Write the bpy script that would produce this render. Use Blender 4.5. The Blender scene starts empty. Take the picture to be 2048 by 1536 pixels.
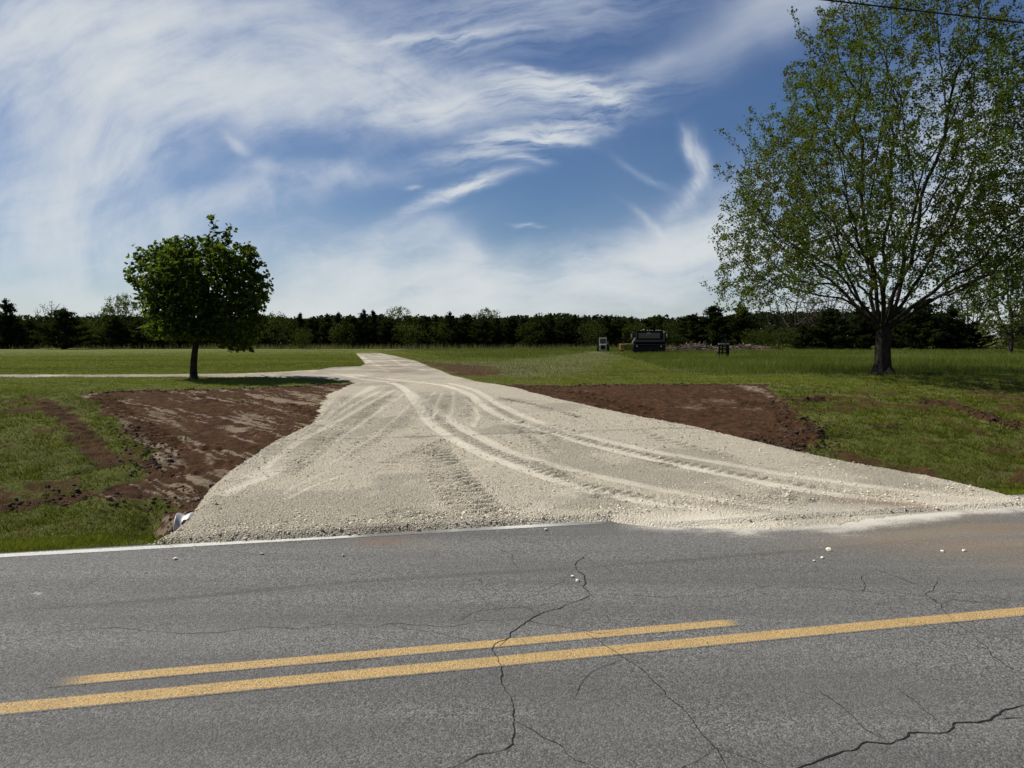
import bpy, math, random
import numpy as np
from mathutils import Vector

rng = np.random.default_rng(11)
random.seed(5)
SC = bpy.context.scene
COL = SC.collection
R = math.radians

# ------------------------------------------------------------------ camera
F, HORIZON, EYE = 1500.0, 675.0, 1.65          # focal length (px of the 2048 px photograph), eye height (m)
PITCH = math.atan((768 - HORIZON) / F)
cam_d = bpy.data.cameras.new('camera')
cam_d.sensor_width = 36
cam_d.lens = 36 * F / 2048
cam_d.clip_start, cam_d.clip_end = 0.05, 3000
cam = bpy.data.objects.new('camera', cam_d)
COL.objects.link(cam)
cam.location = (0, 0, EYE)
cam.rotation_euler = (R(90) - PITCH, 0, 0)
SC.camera = cam

def ray(px, py):
    cx, cy = (px - 1024) / F, -(py - 768) / F
    c, s = math.cos(PITCH), math.sin(PITCH)
    return np.array([cx, c + cy * s, -s + cy * c])

def flat(px, py, z=0.0):
    d = ray(px, py)
    k = (z - EYE) / d[2]
    return np.array([d[0] * k, d[1] * k])

# ------------------------------------------------------------------ numpy helpers
_TAB = rng.random((256, 256))
def vnoise(x, y, seed=0):
    x = np.asarray(x) + seed * 17.31; y = np.asarray(y) + seed * 9.77
    xi = np.floor(x).astype(np.int64); yi = np.floor(y).astype(np.int64)
    fx = x - xi; fy = y - yi
    fx = fx * fx * (3 - 2 * fx); fy = fy * fy * (3 - 2 * fy)
    a = _TAB[xi & 255, yi & 255]; b = _TAB[(xi + 1) & 255, yi & 255]
    c = _TAB[xi & 255, (yi + 1) & 255]; d = _TAB[(xi + 1) & 255, (yi + 1) & 255]
    return (a * (1 - fx) + b * fx) * (1 - fy) + (c * (1 - fx) + d * fx) * fy
def fbm(x, y, octv=4, seed=0):
    s, a, t = 0, 0.5, 0
    for k in range(octv):
        s = s + a * vnoise(x * 2 ** k, y * 2 ** k, seed + k * 3); t += a; a *= 0.5
    return s / t
def sstep(a, b, x):
    t = np.clip((x - a) / (b - a), 0, 1)
    return t * t * (3 - 2 * t)

def seg_dist(P, poly, closed=False):
    """distance of points P (n,2) to a polyline; also arc length of the nearest point"""
    best = np.full(len(P), 1e9); arc = np.zeros(len(P)); side = np.zeros(len(P)); L = 0.0
    n = len(poly)
    for i in range(n if closed else n - 1):
        a = poly[i]; b = poly[(i + 1) % n]
        ab = b - a; l = math.hypot(*ab)
        if l < 1e-9: continue
        u = np.clip(((P - a) @ ab) / (l * l), 0, 1)
        d0 = P[:, 0] - a[0] - u * ab[0]; d1 = P[:, 1] - a[1] - u * ab[1]
        d = np.hypot(d0, d1)
        m = d < best
        best[m] = d[m]; arc[m] = L + u[m] * l
        side[m] = np.sign(ab[0] * d1[m] - ab[1] * d0[m]) * d[m]
        L += l
    return best, arc, side
def inside(P, poly):
    x, y = P[:, 0], P[:, 1]
    r = np.zeros(len(P), bool); n = len(poly)
    for i in range(n):
        x1, y1 = poly[i]; x2, y2 = poly[(i + 1) % n]
        if y1 == y2: continue
        m = (y1 > y) != (y2 > y)
        r ^= m & (x < (x2 - x1) * (y - y1) / (y2 - y1) + x1)
    return r
def sdf(P, poly, far=3.0):
    """signed distance, negative inside; points farther than `far` from the box get +far"""
    out = np.full(len(P), far)
    lo, hi = poly.min(0) - far, poly.max(0) + far
    m = (P[:, 0] > lo[0]) & (P[:, 0] < hi[0]) & (P[:, 1] > lo[1]) & (P[:, 1] < hi[1])
    if m.any():
        Q = P[m]
        d, _, _ = seg_dist(Q, poly, True)
        out[m] = np.where(inside(Q, poly), -d, d)
    return out
def curve(pts, n=8):
    """Catmull-Rom through points"""
    p = [np.array(q, float) for q in pts]
    p = [2 * p[0] - p[1]] + p + [2 * p[-1] - p[-2]]
    out = []
    for i in range(1, len(p) - 2):
        for k in range(n):
            t = k / n
            out.append(0.5 * (2 * p[i] + (p[i + 1] - p[i - 1]) * t + (2 * p[i - 1] - 5 * p[i] + 4 * p[i + 1] - p[i + 2]) * t * t
                              + (3 * p[i] - p[i - 1] - 3 * p[i + 1] + p[i + 2]) * t ** 3))
    out.append(p[-2])
    return np.array(out)

# ------------------------------------------------------------------ object helpers
def mesh_np(name, V, faces, mats=(), attrs=None, parent=None, smooth=False, midx=None):
    """faces: list of int arrays (n,3) or (n,4)"""
    me = bpy.data.meshes.new(name)
    V = np.asarray(V, np.float32)
    me.vertices.add(len(V)); me.vertices.foreach_set('co', V.ravel())
    loops = np.concatenate([f.ravel() for f in faces]).astype(np.int32)
    sizes = np.concatenate([np.full(len(f), f.shape[1]) for f in faces]).astype(np.int32)
    starts = np.concatenate([[0], np.cumsum(sizes)[:-1]]).astype(np.int32)
    me.loops.add(len(loops)); me.loops.foreach_set('vertex_index', loops)
    me.polygons.add(len(sizes)); me.polygons.foreach_set('loop_start', starts)
    me.polygons.foreach_set('loop_total', sizes)
    if midx is not None: me.polygons.foreach_set('material_index', np.asarray(midx, np.int32))
    me.polygons.foreach_set('use_smooth', np.full(len(sizes), bool(smooth)))
    for k, v in (attrs or {}).items():
        a = me.attributes.new(k, 'FLOAT', 'POINT')
        a.data.foreach_set('value', np.asarray(v, np.float32))
    me.update(calc_edges=True); me.validate()
    for m in mats: me.materials.append(m)
    o = bpy.data.objects.new(name, me)
    COL.objects.link(o)
    if parent is not None: o.parent = parent
    return o
def grid_faces(nr, nc):
    i = np.arange(nr * nc).reshape(nr, nc)
    return np.stack([i[:-1, :-1], i[:-1, 1:], i[1:, 1:], i[1:, :-1]], -1).reshape(-1, 4)
def empty(name, loc, rz=0.0):
    o = bpy.data.objects.new(name, None); COL.objects.link(o)
    o.location = loc; o.rotation_euler = (0, 0, rz); o.empty_display_size = 0.3
    return o
def tag(o, label=None, cat=None, group=None, kind=None):
    if label: o['label'] = label
    if cat: o['category'] = cat
    if group: o['group'] = group
    if kind: o['kind'] = kind
    return o

class Build:
    """collects boxes, cylinders and tubes; one mesh"""
    def __init__(s): s.V = []; s.Q = []; s.T = []; s.n = 0
    def add(s, V, Q=(), T=()):
        V = np.asarray(V, float)
        s.V.append(V)
        if len(Q): s.Q.append(np.asarray(Q, int) + s.n)
        if len(T): s.T.append(np.asarray(T, int) + s.n)
        s.n += len(V)
    def box(s, c, d, bev=0.0, taper=1.0, lean=0.0):
        """box with bevelled vertical edges and top rim"""
        x, y, z = d[0] / 2, d[1] / 2, d[2] / 2
        b = min(bev, x * .9, y * .9, z * .9)
        def ring(x, y, zz, k):
            x, y = x * k, y * k
            e = max(b, 1e-4)
            off = lean * (zz + z)
            return [(-x + e, -y + off, zz), (x - e, -y + off, zz), (x, -y + e + off, zz), (x, y - e + off, zz),
                    (x - e, y + off, zz), (-x + e, y + off, zz), (-x, y - e + off, zz), (-x, -y + e + off, zz)]
        V = ring(x - b, y - b, -z, 1) + ring(x, y, -z + b, 1) + ring(x, y, z - b, taper) + ring(x - b, y - b, z, taper)
        V = np.array(V) + np.array(c)
        Q = [[r * 8 + i, r * 8 + (i + 1) % 8, (r + 1) * 8 + (i + 1) % 8, (r + 1) * 8 + i] for r in range(3) for i in range(8)]
        Q += [[24, 25, 26, 27], [24, 27, 28, 31], [28, 29, 30, 31], [3, 2, 1, 0], [7, 4, 3, 0], [7, 6, 5, 4]]
        s.add(V, Q)
    def tube(s, path, rad, sides=8, cap=True):
        path = [np.array(p, float) for p in path]
        n = len(path)
        if np.isscalar(rad): rad = [rad] * n
        up = np.array([0, 0, 1.0]); V = []
        for i, p in enumerate(path):
            d = path[min(i + 1, n - 1)] - path[max(i - 1, 0)]; d = d / (np.linalg.norm(d) + 1e-12)
            a = np.cross(d, up if abs(d[2]) < .95 else np.array([1.0, 0, 0])); a /= np.linalg.norm(a)
            b = np.cross(d, a)
            for k in range(sides):
                t = 2 * math.pi * k / sides
                V.append(p + rad[i] * (a * math.cos(t) + b * math.sin(t)))
        Q = [[r * sides + k, r * sides + (k + 1) % sides, (r + 1) * sides + (k + 1) % sides, (r + 1) * sides + k] for r in range(n - 1) for k in range(sides)]
        T = []
        if cap:
            V += [path[0], path[-1]]
            c0, c1 = n * sides, n * sides + 1
            T = [[c0, (k + 1) % sides, k] for k in range(sides)] + [[c1, (n - 1) * sides + k, (n - 1) * sides + (k + 1) % sides] for k in range(sides)]
        s.add(V, Q, T)
    def wheel(s, c, r, w, axis=0, sides=18):
        e = np.zeros(3); e[axis] = 1
        c = np.array(c, float)
        s.tube([c - e * w / 2, c - e * w * .42, c + e * w * .42, c + e * w / 2], [r * .88, r, r, r * .88], sides)
    def build(s, name, mat, parent=None, smooth=False):
        fs = []
        if s.Q: fs.append(np.concatenate(s.Q))
        if s.T: fs.append(np.concatenate(s.T))
        return mesh_np(name, np.concatenate(s.V), fs, [mat], parent=parent, smooth=smooth)

# ------------------------------------------------------------------ node helpers
class NT:
    def __init__(s, tree): s.t = tree; s.L = tree.links
    def n(s, typ, **kw):
        o = s.t.nodes.new(typ)
        for k, v in kw.items(): setattr(o, k, v)
        return o
    def put(s, sock, v):
        if v is None: return
        if hasattr(v, 'is_output') or isinstance(v, bpy.types.NodeSocket): s.L.new(v, sock)
        else:
            if isinstance(v, (tuple, list)) and len(v) == 3 and getattr(sock, 'type', '') == 'RGBA': v = (*v, 1)
            sock.default_value = v
    def math(s, op, a, b=None, c=None, clamp=False):
        o = s.n('ShaderNodeMath', operation=op, use_clamp=clamp)
        s.put(o.inputs[0], a); s.put(o.inputs[1], b); s.put(o.inputs[2], c)
        return o.outputs[0]
    def vmath(s, op, a, b=None):
        o = s.n('ShaderNodeVectorMath', operation=op)
        s.put(o.inputs[0], a); s.put(o.inputs[1], b)
        return o.outputs['Value'] if op in ('DOT_PRODUCT', 'LENGTH', 'DISTANCE') else o.outputs[0]
    def mix(s, f, a, b, blend='MIX', clampf=True):
        o = s.n('ShaderNodeMix', data_type='RGBA', blend_type=blend)
        o.clamp_factor = clampf
        s.put(o.inputs[0], f); s.put(o.inputs[6], a); s.put(o.inputs[7], b)
        return o.outputs[2]
    def ramp(s, v, lo, hi, a=0.0, b=1.0, smooth=True):
        o = s.n('ShaderNodeMapRange', interpolation_type='SMOOTHSTEP' if smooth else 'LINEAR')
        s.put(o.inputs[0], v); s.put(o.inputs[1], lo); s.put(o.inputs[2], hi); s.put(o.inputs[3], a); s.put(o.inputs[4], b)
        return o.outputs[0]
    def noise(s, vec, scale, detail=4, rough=.55, dim='3D', out='Fac'):
        o = s.n('ShaderNodeTexNoise', noise_dimensions=dim)
        s.put(o.inputs['Vector'], vec); s.put(o.inputs['Scale'], scale)
        s.put(o.inputs['Detail'], detail); s.put(o.inputs['Roughness'], rough)
        return o.outputs[out]
    def vor(s, vec, scale, out='Color', feature='F1'):
        o = s.n('ShaderNodeTexVoronoi', feature=feature)
        s.put(o.inputs['Vector'], vec); s.put(o.inputs['Scale'], scale)
        return o.outputs[out]
    def attr(s, name):
        return s.n('ShaderNodeAttribute', attribute_name=name).outputs['Fac']
    def pos(s): return s.n('ShaderNodeNewGeometry').outputs['Position']
    def bump(s, h, strength=.5, dist=.02, normal=None):
        o = s.n('ShaderNodeBump')
        s.put(o.inputs['Height'], h); s.put(o.inputs['Strength'], strength); s.put(o.inputs['Distance'], dist)
        if normal is not None: s.put(o.inputs['Normal'], normal)
        return o.outputs[0]
def material(name, build):
    m = bpy.data.materials.new(name); m.use_nodes = True
    t = m.node_tree; t.nodes.clear()
    N = NT(t)
    sh = build(N)
    out = N.n('ShaderNodeOutputMaterial')
    t.links.new(sh, out.inputs['Surface'])
    return m
def princ(N, color, rough=.9, normal=None, spec=.3, metal=0.0):
    p = N.n('ShaderNodeBsdfPrincipled')
    N.put(p.inputs['Base Color'], color); N.put(p.inputs['Roughness'], rough)
    N.put(p.inputs['Specular IOR Level'], spec); N.put(p.inputs['Metallic'], metal)
    if normal is not None: N.put(p.inputs['Normal'], normal)
    return p.outputs[0]
def leafy(N, color, trans=.4, tcol=None, gloss=.0):
    d = N.n('ShaderNodeBsdfDiffuse'); N.put(d.inputs[0], color)
    t = N.n('ShaderNodeBsdfTranslucent'); N.put(t.inputs[0], tcol if tcol is not None else color)
    m = N.n('ShaderNodeMixShader'); m.inputs[0].default_value = trans
    N.L.new(d.outputs[0], m.inputs[1]); N.L.new(t.outputs[0], m.inputs[2])
    if gloss <= 0: return m.outputs[0]
    g = N.n('ShaderNodeBsdfGlossy'); g.inputs['Roughness'].default_value = .45
    N.put(g.inputs[0], (.8, .85, .9))
    m2 = N.n('ShaderNodeMixShader'); m2.inputs[0].default_value = gloss
    N.L.new(m.outputs[0], m2.inputs[1]); N.L.new(g.outputs[0], m2.inputs[2])
    return m2.outputs[0]
SUN_POWER, SKY_STRENGTH, SKY_SAT, SKY_VAL, CLOUD, EXPOSURE = 5.0, 0.056, 1.22, 1.0, 10.6, 0.22
# ------------------------------------------------------------------ sun and sky
SUN_EL, SUN_AZ = R(49), R(-66)                    # azimuth from +Y, clockwise: the sun stands to the left, a little behind the scene
to_sun = Vector((math.sin(SUN_AZ) * math.cos(SUN_EL), math.cos(SUN_AZ) * math.cos(SUN_EL), math.sin(SUN_EL)))
sd_ = bpy.data.lights.new('sun', 'SUN'); sd_.energy = SUN_POWER; sd_.angle = R(.5); sd_.color = (1.0, .945, .835)
sun = bpy.data.objects.new('sun', sd_); COL.objects.link(sun)
sun.rotation_euler = to_sun.to_track_quat('Z', 'Y').to_euler(); sun.location = (0, 0, 30)
W = bpy.data.worlds.new('World'); SC.world = W; W.use_nodes = True
W.cycles.sampling_method = 'MANUAL'; W.cycles.sample_map_resolution = 1024
t = W.node_tree; t.nodes.clear(); N = NT(t)
sky = N.n('ShaderNodeTexSky', sky_type='NISHITA'); sky.sun_disc = False
sky.sun_elevation = SUN_EL; sky.sun_rotation = SUN_AZ
sky.air_density = 1.0; sky.dust_density = .1; sky.ozone_density = 3.0; sky.altitude = 300
hs = N.n('ShaderNodeHueSaturation'); hs.inputs['Saturation'].default_value = SKY_SAT; hs.inputs['Value'].default_value = SKY_VAL; hs.inputs['Hue'].default_value = .509
N.put(hs.inputs['Color'], sky.outputs[0])
tc = N.n('ShaderNodeTexCoord')
sx = N.n('ShaderNodeSeparateXYZ'); N.put(sx.inputs[0], tc.outputs['Generated'])
N.put(hs.inputs['Fac'], N.ramp(sx.outputs[2], .0, .07))
ay = N.math('MAXIMUM', N.math('ABSOLUTE', sx.outputs[1]), .02)
U = N.math('DIVIDE', sx.outputs[0], ay); Vv = N.math('DIVIDE', sx.outputs[2], ay)
cb = N.n('ShaderNodeCombineXYZ'); N.put(cb.inputs[0], U); N.put(cb.inputs[1], Vv)
q0 = cb.outputs[0]
def uv(px, py):
    d = ray(px, py); return (d[0] / d[1], d[2] / d[1])
# wind-drawn warp so that nothing keeps a clean outline
def warp(q, sc, amt, det=3):
    c = N.noise(q, sc, det, .55, '2D', 'Color')
    return N.vmath('ADD', q, N.vmath('MULTIPLY', N.vmath('SUBTRACT', c, (.5, .5, .5)), (amt, amt, 0)))
q1 = warp(q0, 3.5, .07, 2); q2 = warp(q1, 20, .015, 3)
def el(px, py, rx, ry, rot, k, q=None):
    """soft ellipse in sky direction; rot in degrees, positive turns it up to the right"""
    m = N.n('ShaderNodeMapping', vector_type='TEXTURE')
    N.put(m.inputs[0], q if q is not None else q2)
    u, v = uv(px, py)
    m.inputs['Location'].default_value = (u, v, 0); m.inputs['Rotation'].default_value = (0, 0, R(rot))
    m.inputs['Scale'].default_value = (rx / F, ry / F, 1)
    d = N.vmath('DOT_PRODUCT', m.outputs[0], m.outputs[0])
    return N.math('MULTIPLY', N.math('EXPONENT', N.math('MULTIPLY', d, -1.0)), k)
def total(L):
    a = L[0]
    for b in L[1:]: a = N.math('ADD', a, b)
    return a
def streak(q, rot, sx_, sy_, det=5, rough=.6):
    m = N.n('ShaderNodeMapping', vector_type='POINT'); N.put(m.inputs[0], q)
    m2 = N.n('ShaderNodeVectorRotate', rotation_type='Z_AXIS'); N.put(m2.inputs['Vector'], q); m2.inputs['Angle'].default_value = R(-rot)
    N.put(m.inputs[0], m2.outputs[0]); m.inputs['Scale'].default_value = (sx_, sy_, 1)
    return N.noise(m.outputs[0], 1.0, det, rough, '2D')
# A: the big swirl at the upper left, fibres follow arcs about a point low in its middle
cu, cv = uv(560, 470)
rel = N.vmath('SUBTRACT', q1, (cu, cv, 0))
rs_ = N.n('ShaderNodeSeparateXYZ'); N.put(rs_.inputs[0], rel)
rad_ = N.math('SQRT', N.math('ADD', N.math('POWER', N.math('ABSOLUTE', rs_.outputs[0]), 2.0), N.math('MULTIPLY', N.math('POWER', N.math('ABSOLUTE', rs_.outputs[1]), 2.0), 1.7)))
ang_ = N.math('ARCTAN2', rs_.outputs[0], rs_.outputs[1])
cp = N.n('ShaderNodeCombineXYZ'); N.put(cp.inputs[0], N.math('MULTIPLY', ang_, 1.7)); N.put(cp.inputs[1], N.math('MULTIPLY', rad_, 22.0))
cp2 = N.n('ShaderNodeCombineXYZ'); N.put(cp2.inputs[0], N.math('MULTIPLY', ang_, 2.6)); N.put(cp2.inputs[1], N.math('MULTIPLY', rad_, 42.0))
fibA = N.math('ADD', N.math('MULTIPLY', N.noise(cp.outputs[0], .5, 2, .5, '2D'), .34), N.math('ADD', N.math('MULTIPLY', N.noise(cp2.outputs[0], 1.0, 4, .6, '2D'), .13), N.math('ADD', N.math('MULTIPLY', N.noise(q2, 13, 6, .62, '2D'), .22), N.math('MULTIPLY', streak(q2, 24, 4.5, 22, 6, .6), .31))))
mA = total([el(480, 165, 340, 95, -4, .95), el(230, 250, 200, 120, 38, .62), el(740, 130, 190, 50, -22, .75), el(760, 215, 210, 50, 4, .62), el(90, 90, 260, 110, 10, .72), el(30, 300, 190, 160, 40, .45), el(150, 380, 230, 50, 38, .4),
            el(400, 40, 380, 40, 8, .35), el(250, 480, 300, 60, 18, .45), el(330, 300, 150, 50, 32, .4), el(80, 450, 160, 60, -8, .5), el(300, 560, 340, 70, 0, .5), el(640, 350, 130, 18, -2, .55), el(480, 300, 26, 10, -38, .5), el(470, 400, 260, 40, 10, .35),
            el(120, 30, 250, 50, 5, .5), el(840, 205, 60, 50, 0, .3), el(620, 90, 260, 18, -12, .25), el(1000, 20, 320, 50, 0, .20)])
dA = N.math('MULTIPLY', mA, N.ramp(fibA, .38, .63, .35, 1.42, False))
# B: thin wind-drawn wisps over the middle
fibB = streak(q2, 9, 10, 70, 5, .65)
mB = total([el(1120, 178, 120, 20, -8, .75), el(1200, 190, 45, 10, -16, .5), el(1060, 150, 60, 8, -14, .3), el(1000, 205, 260, 32, 8, .42), el(1150, 232, 70, 12, 4, .3), el(1075, 268, 90, 16, 10, .75), el(1010, 292, 130, 20, 14, .5), el(1120, 268, 40, 9, -14, .35),
            el(955, 366, 62, 12, 14, .8), el(880, 400, 90, 12, 22, .45), el(1035, 318, 40, 7, -8, .45), el(870, 73, 170, 9, 2, .5), el(900, 95, 200, 20, 0, .15), el(1000, 30, 300, 40, 4, .16), el(830, 378, 14, 4, 0, .4),
            el(1060, 453, 20, 4, -18, .35), el(1270, 168, 30, 6, 14, .3)])
dB = N.math('MULTIPLY', mB, N.ramp(fibB, .32, .66, .05, 1.9, False))
fibE = streak(q2, -65, 12, 60, 4, .6)
mE = total([el(1400, 280, 34, 13, -62, .9), el(1420, 315, 34, 13, -75, .85), el(1403, 352, 26, 13, 60, .7), el(1360, 395, 60, 20, 40, .3), el(1290, 330, 55, 8, -28, .22), el(1295, 435, 50, 8, -42, .35)])
dE = N.math('MULTIPLY', mE, N.ramp(fibE, .3, .7, .4, 1.3, False))
# C: the bank of cloud low over the trees
fibC = streak(q2, 6, 6, 18, 6, .6)
mC = total([el(800, 545, 250, 62, -6, 1.1), el(690, 620, 300, 60, 0, .75), el(960, 510, 60, 34, -30, .5), el(800, 470, 120, 28, 14, .42), el(1150, 560, 240, 50, 6, 1.1), el(1330, 505, 150, 60, 14, .85), el(1440, 450, 130, 70, 30, .6), el(1050, 620, 700, 40, 0, .4), el(1024, 668, 1600, 34, 0, .35),
            el(1700, 520, 300, 90, 0, .7), el(1950, 400, 200, 170, 20, 1.0), el(1900, 640, 300, 50, 0, .4), el(100, 610, 400, 40, 0, .45), el(880, 475, 40, 16, 40, .2)])
dC = N.math('MULTIPLY', mC, N.ramp(fibC, .3, .68, .4, 1.4, False))
# D: a smooth high veil reaching down from the upper right
mD = total([el(1420, 90, 260, 38, 20, .22), el(1580, 10, 150, 60, 25, .45), el(1300, 120, 60, 12, 14, .22), el(1700, -60, 200, 60, 20, .4)])
dD = N.math('MULTIPLY', mD, N.ramp(streak(q1, 20, 3, 14, 4, .55), .3, .7, .7, 1.15, False))
far_ = N.math('MULTIPLY', N.ramp(streak(q1, 4, 2.5, 9, 5, .6), .45, .75), .35)   # elsewhere in the sky: thin streaks
side = N.ramp(N.math('ABSOLUTE', U), .72, 1.1)
dens = total([dA, dB, dE, dC, dD, N.math('MULTIPLY', far_, side), N.math('MULTIPLY', N.noise(q2, 9, 5, .6, '2D'), .05)])
dens = N.math('SUBTRACT', 1.0, N.math('EXPONENT', N.math('MULTIPLY', dens, -1.35)))
dens = N.math('MULTIPLY', dens, N.ramp(sx.outputs[2], -.02, .02))
dens = N.math('MINIMUM', dens, .93)
cc = N.mix(dens, (CLOUD * .80, CLOUD * .90, CLOUD * 1.12), (CLOUD * 1.0, CLOUD * 1.05, CLOUD * 1.06))
colr = N.mix(dens, hs.outputs[0], cc)
bg = N.n('ShaderNodeBackground'); N.put(bg.inputs[0], colr); bg.inputs[1].default_value = SKY_STRENGTH
ow = N.n('ShaderNodeOutputWorld'); t.links.new(bg.outputs[0], ow.inputs[0])
SC.view_settings.view_transform = 'Standard'; SC.view_settings.look = 'None'
SC.view_settings.exposure = EXPOSURE; SC.view_settings.gamma = 1
SC.view_settings.use_curve_mapping = False
SC.cycles.max_bounces = 6; SC.cycles.diffuse_bounces = 2; SC.cycles.transparent_max_bounces = 8
# ------------------------------------------------------------------ road frame and terrain
_a, _b = flat(0, 1115), flat(1230, 1043)
O = _a
ANG = math.atan2(_b[1] - _a[1], _b[0] - _a[0])
ES = np.array([math.cos(ANG), math.sin(ANG)]); ET = np.array([-math.sin(ANG), math.cos(ANG)])
def to_st(P):
    d = np.asarray(P) - O
    return d @ ES, d @ ET
def to_xy(s, t):
    return O + np.multiply.outer(s, ES) + np.multiply.outer(t, ET)

BK_T = [-400, -6.2, -5.6, 0, .3, .9, 1.5, 1.95, 2.4, 3.2, 4.5, 7, 10, 11.6, 14, 20, 30, 60, 100, 140, 200, 400, 700]
BK_Z = [-1.5, -.25, -.03, -.012, -.03, -.14, -.27, -.33, -.31, -.21, -.06, .19, .40, .465, .49, .49, .43, .24, .2, .38, .7, 1.2, 1.5]
_tt = np.concatenate([np.linspace(-400, 0, 2001)[:-1], np.linspace(0, 30, 1501)[:-1], np.linspace(30, 700, 2000)])
_zz = np.interp(_tt, BK_T, BK_Z)
_m = (_tt > 0.25) & (_tt < 29)
_k = np.ones(17) / 17
_zs = np.convolve(_zz, _k, 'same'); _zz[_m] = _zs[_m]
def base(P):
    s, t = to_st(P)
    return np.interp(t, _tt, _zz)
DK_T = [-9, 0, 1, 3, 6, 9, 12, 16, 20]
DK_Z = [.012, .02, .035, .08, .20, .365, .475, .515, .515]
_dt = np.linspace(-12, 23, 1401); _dz = np.interp(_dt, DK_T, DK_Z)
for _ in range(3): _dz[60:-60] = np.convolve(_dz, np.ones(61) / 61, 'same')[60:-60]
def drive(P):
    s, t = to_st(P)
    return np.where(t < 18, np.interp(t, _dt, _dz), base(P) + .02)
def drop(px, py, surf):
    """where the line of sight of a photograph point meets a ground surface"""
    d = ray(px, py)
    k = np.concatenate([np.arange(2, 40, .01), np.arange(40, 220, .05)])
    P = np.stack([d[0] * k, d[1] * k], 1)
    below = EYE + d[2] * k < surf(P)
    i = int(np.argmax(below)) if below.any() else len(k) - 1
    return P[i]

GPX = [(326, 1079), (346, 1070), (372, 1053), (402, 1027), (432, 988), (470, 940), (560, 880), (640, 842), (662, 805), (672, 790), (700, 776), (718, 764),
       (640, 755), (500, 751.6), (300, 752), (0, 752.6), (-260, 753), (-260, 750.2), (0, 750.1), (300, 749.8), (480, 748), (560, 744.5), (640, 740),
       (664, 735), (722, 733.5), (735, 727), (726, 717), (712, 704), (745, 702.5), (790, 712), (830, 722), (860, 735), (900, 750), (950, 764),
       (1000, 771), (1100, 796), (1200, 818), (1400, 857), (1600, 906), (1700, 927), (1850, 952), (1950, 976), (2050, 1003),
       (2110, 1008), (1950, 1014), (1850, 1017), (1780, 1028), (1700, 1040), (1560, 1049), (1480, 1052), (1400, 1049), (1300, 1046), (1262, 1041), (1225, 1035), (1160, 1035.5), (900, 1050.5), (600, 1068), (400, 1077)]
GRAVEL = np.array([drop(x, y, drive) for x, y in GPX])
def drive_edge(P):
    return sdf(P, GRAVEL, 3.0)
def ground(P, sd=None):
    sd = drive_edge(P) if sd is None else sd
    b = base(P)
    s, t = to_st(P)
    f = drive(P) - .62 * np.maximum(sd, 0)
    return np.where((sd < 3) & (t > -.3), np.maximum(b, f), b)
def G(px, py): return drop(px, py, ground)
def G3(px, py):
    p = G(px, py); return np.array([p[0], p[1], float(ground(p[None])[0])])
def poly(pts): return np.array([G(x, y) for x, y in pts])
def blob(P, px, py, rx, ry, rot=0.0):
    """soft ellipse lying on the ground, named by a photograph point and half extents"""
    c = G(px, py)
    cr, sr = math.cos(R(rot)), math.sin(R(rot))
    a = G(px + rx * cr, py + rx * sr) - c; b = G(px - ry * sr, py + ry * cr) - c
    M = np.linalg.inv(np.stack([a, b], 1))
    q = (P - c) @ M.T
    return np.exp(-(q ** 2).sum(1))

# ------------------------------------------------------------------ the ground sheet
def spread(a, b, lim, step, g):
    mid = list(np.arange(a, b + 1e-6, step))
    lo, hi, d = [], [], step
    x = a
    while x > -lim: d *= g; x -= d; lo.append(x)
    d = step; x = b
    while x < lim: d *= g; x += d; hi.append(x)
    return np.array(lo[::-1] + mid + hi)
S_AX = spread(-12.5, 18, 600, .04, 1.1)
T_AX = [-500, -300, -180, -100, -60, -35, -20, -13, -9, -7, -6.2, -5.5, -3, -.35, -.1]
x, d = 0.0, .03
while x < 650:
    T_AX.append(x)
    d = .03 if x < 5 else (.04 if x < 13 else d * 1.045)
    x += d
T_AX = np.array(T_AX)
SS, TT = np.meshgrid(S_AX, T_AX)
PG = (O + SS.ravel()[:, None] * ES + TT.ravel()[:, None] * ET)
SDG = drive_edge(PG)
ZG = ground(PG, SDG)

# freshly graded soil on both sides of the drive
DIRT_L = poly([(160, 785), (230, 781), (300, 777), (450, 777), (700, 767), (722, 762), (700, 800), (660, 850), (480, 960), (420, 1010), (395, 1050), (362, 1068), (335, 1075), (285, 1070),
               (275, 1055), (330, 1020), (310, 985), (225, 1000), (190, 985), (305, 945), (300, 915), (285, 890), (240, 855), (190, 815)])
DIRT_R = poly([(985, 768), (1100, 770), (1250, 768), (1450, 767), (1540, 768), (1548, 785), (1575, 803), (1605, 830), (1590, 842), (1622, 868), (1618, 890),
               (1600, 912), (1500, 890), (1250, 832), (1000, 775)])
DIRT_F = poly([(840, 720), (900, 727), (990, 733), (1010, 748), (960, 757), (905, 748), (862, 733)])
DIST = poly([(830, 716), (900, 722), (1000, 722), (1100, 715), (1190, 703), (1235, 703), (1240, 712), (1200, 730), (1190, 745), (1100, 754), (1000, 754), (905, 745)])
wob = .45 * (fbm(PG[:, 0] * 1.7, PG[:, 1] * 1.7, 4, 1) - .5) + .18 * (vnoise(PG[:, 0] * 9, PG[:, 1] * 9, 4) - .5)
def patch(poly_, soft=.12, w=1.0, k=1.0):
    return sstep(soft, -soft, sdf(PG, poly_, 3.0) + w * wob * k)
dirtL, dirtR = patch(DIRT_L), patch(DIRT_R, .14, 1.0)
dirtF = patch(DIRT_F, .6, 2.5) * .85
dist_ = patch(DIST, 1.2, 3.0)
near = np.maximum(dirtL, dirtR)
soil = np.maximum(near, dirtF)
# strip of bare soil that the drive edge was cut into
hug = sstep(.45, .1, SDG + .5 * wob) * (TT.ravel() > 2.2) * (SDG > 0) * (TT.ravel() < 13)
soil = np.maximum(soil, hug * .8)
bankm = sstep(.5, 1.4, TT.ravel()) * sstep(12, 10, TT.ravel())
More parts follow.
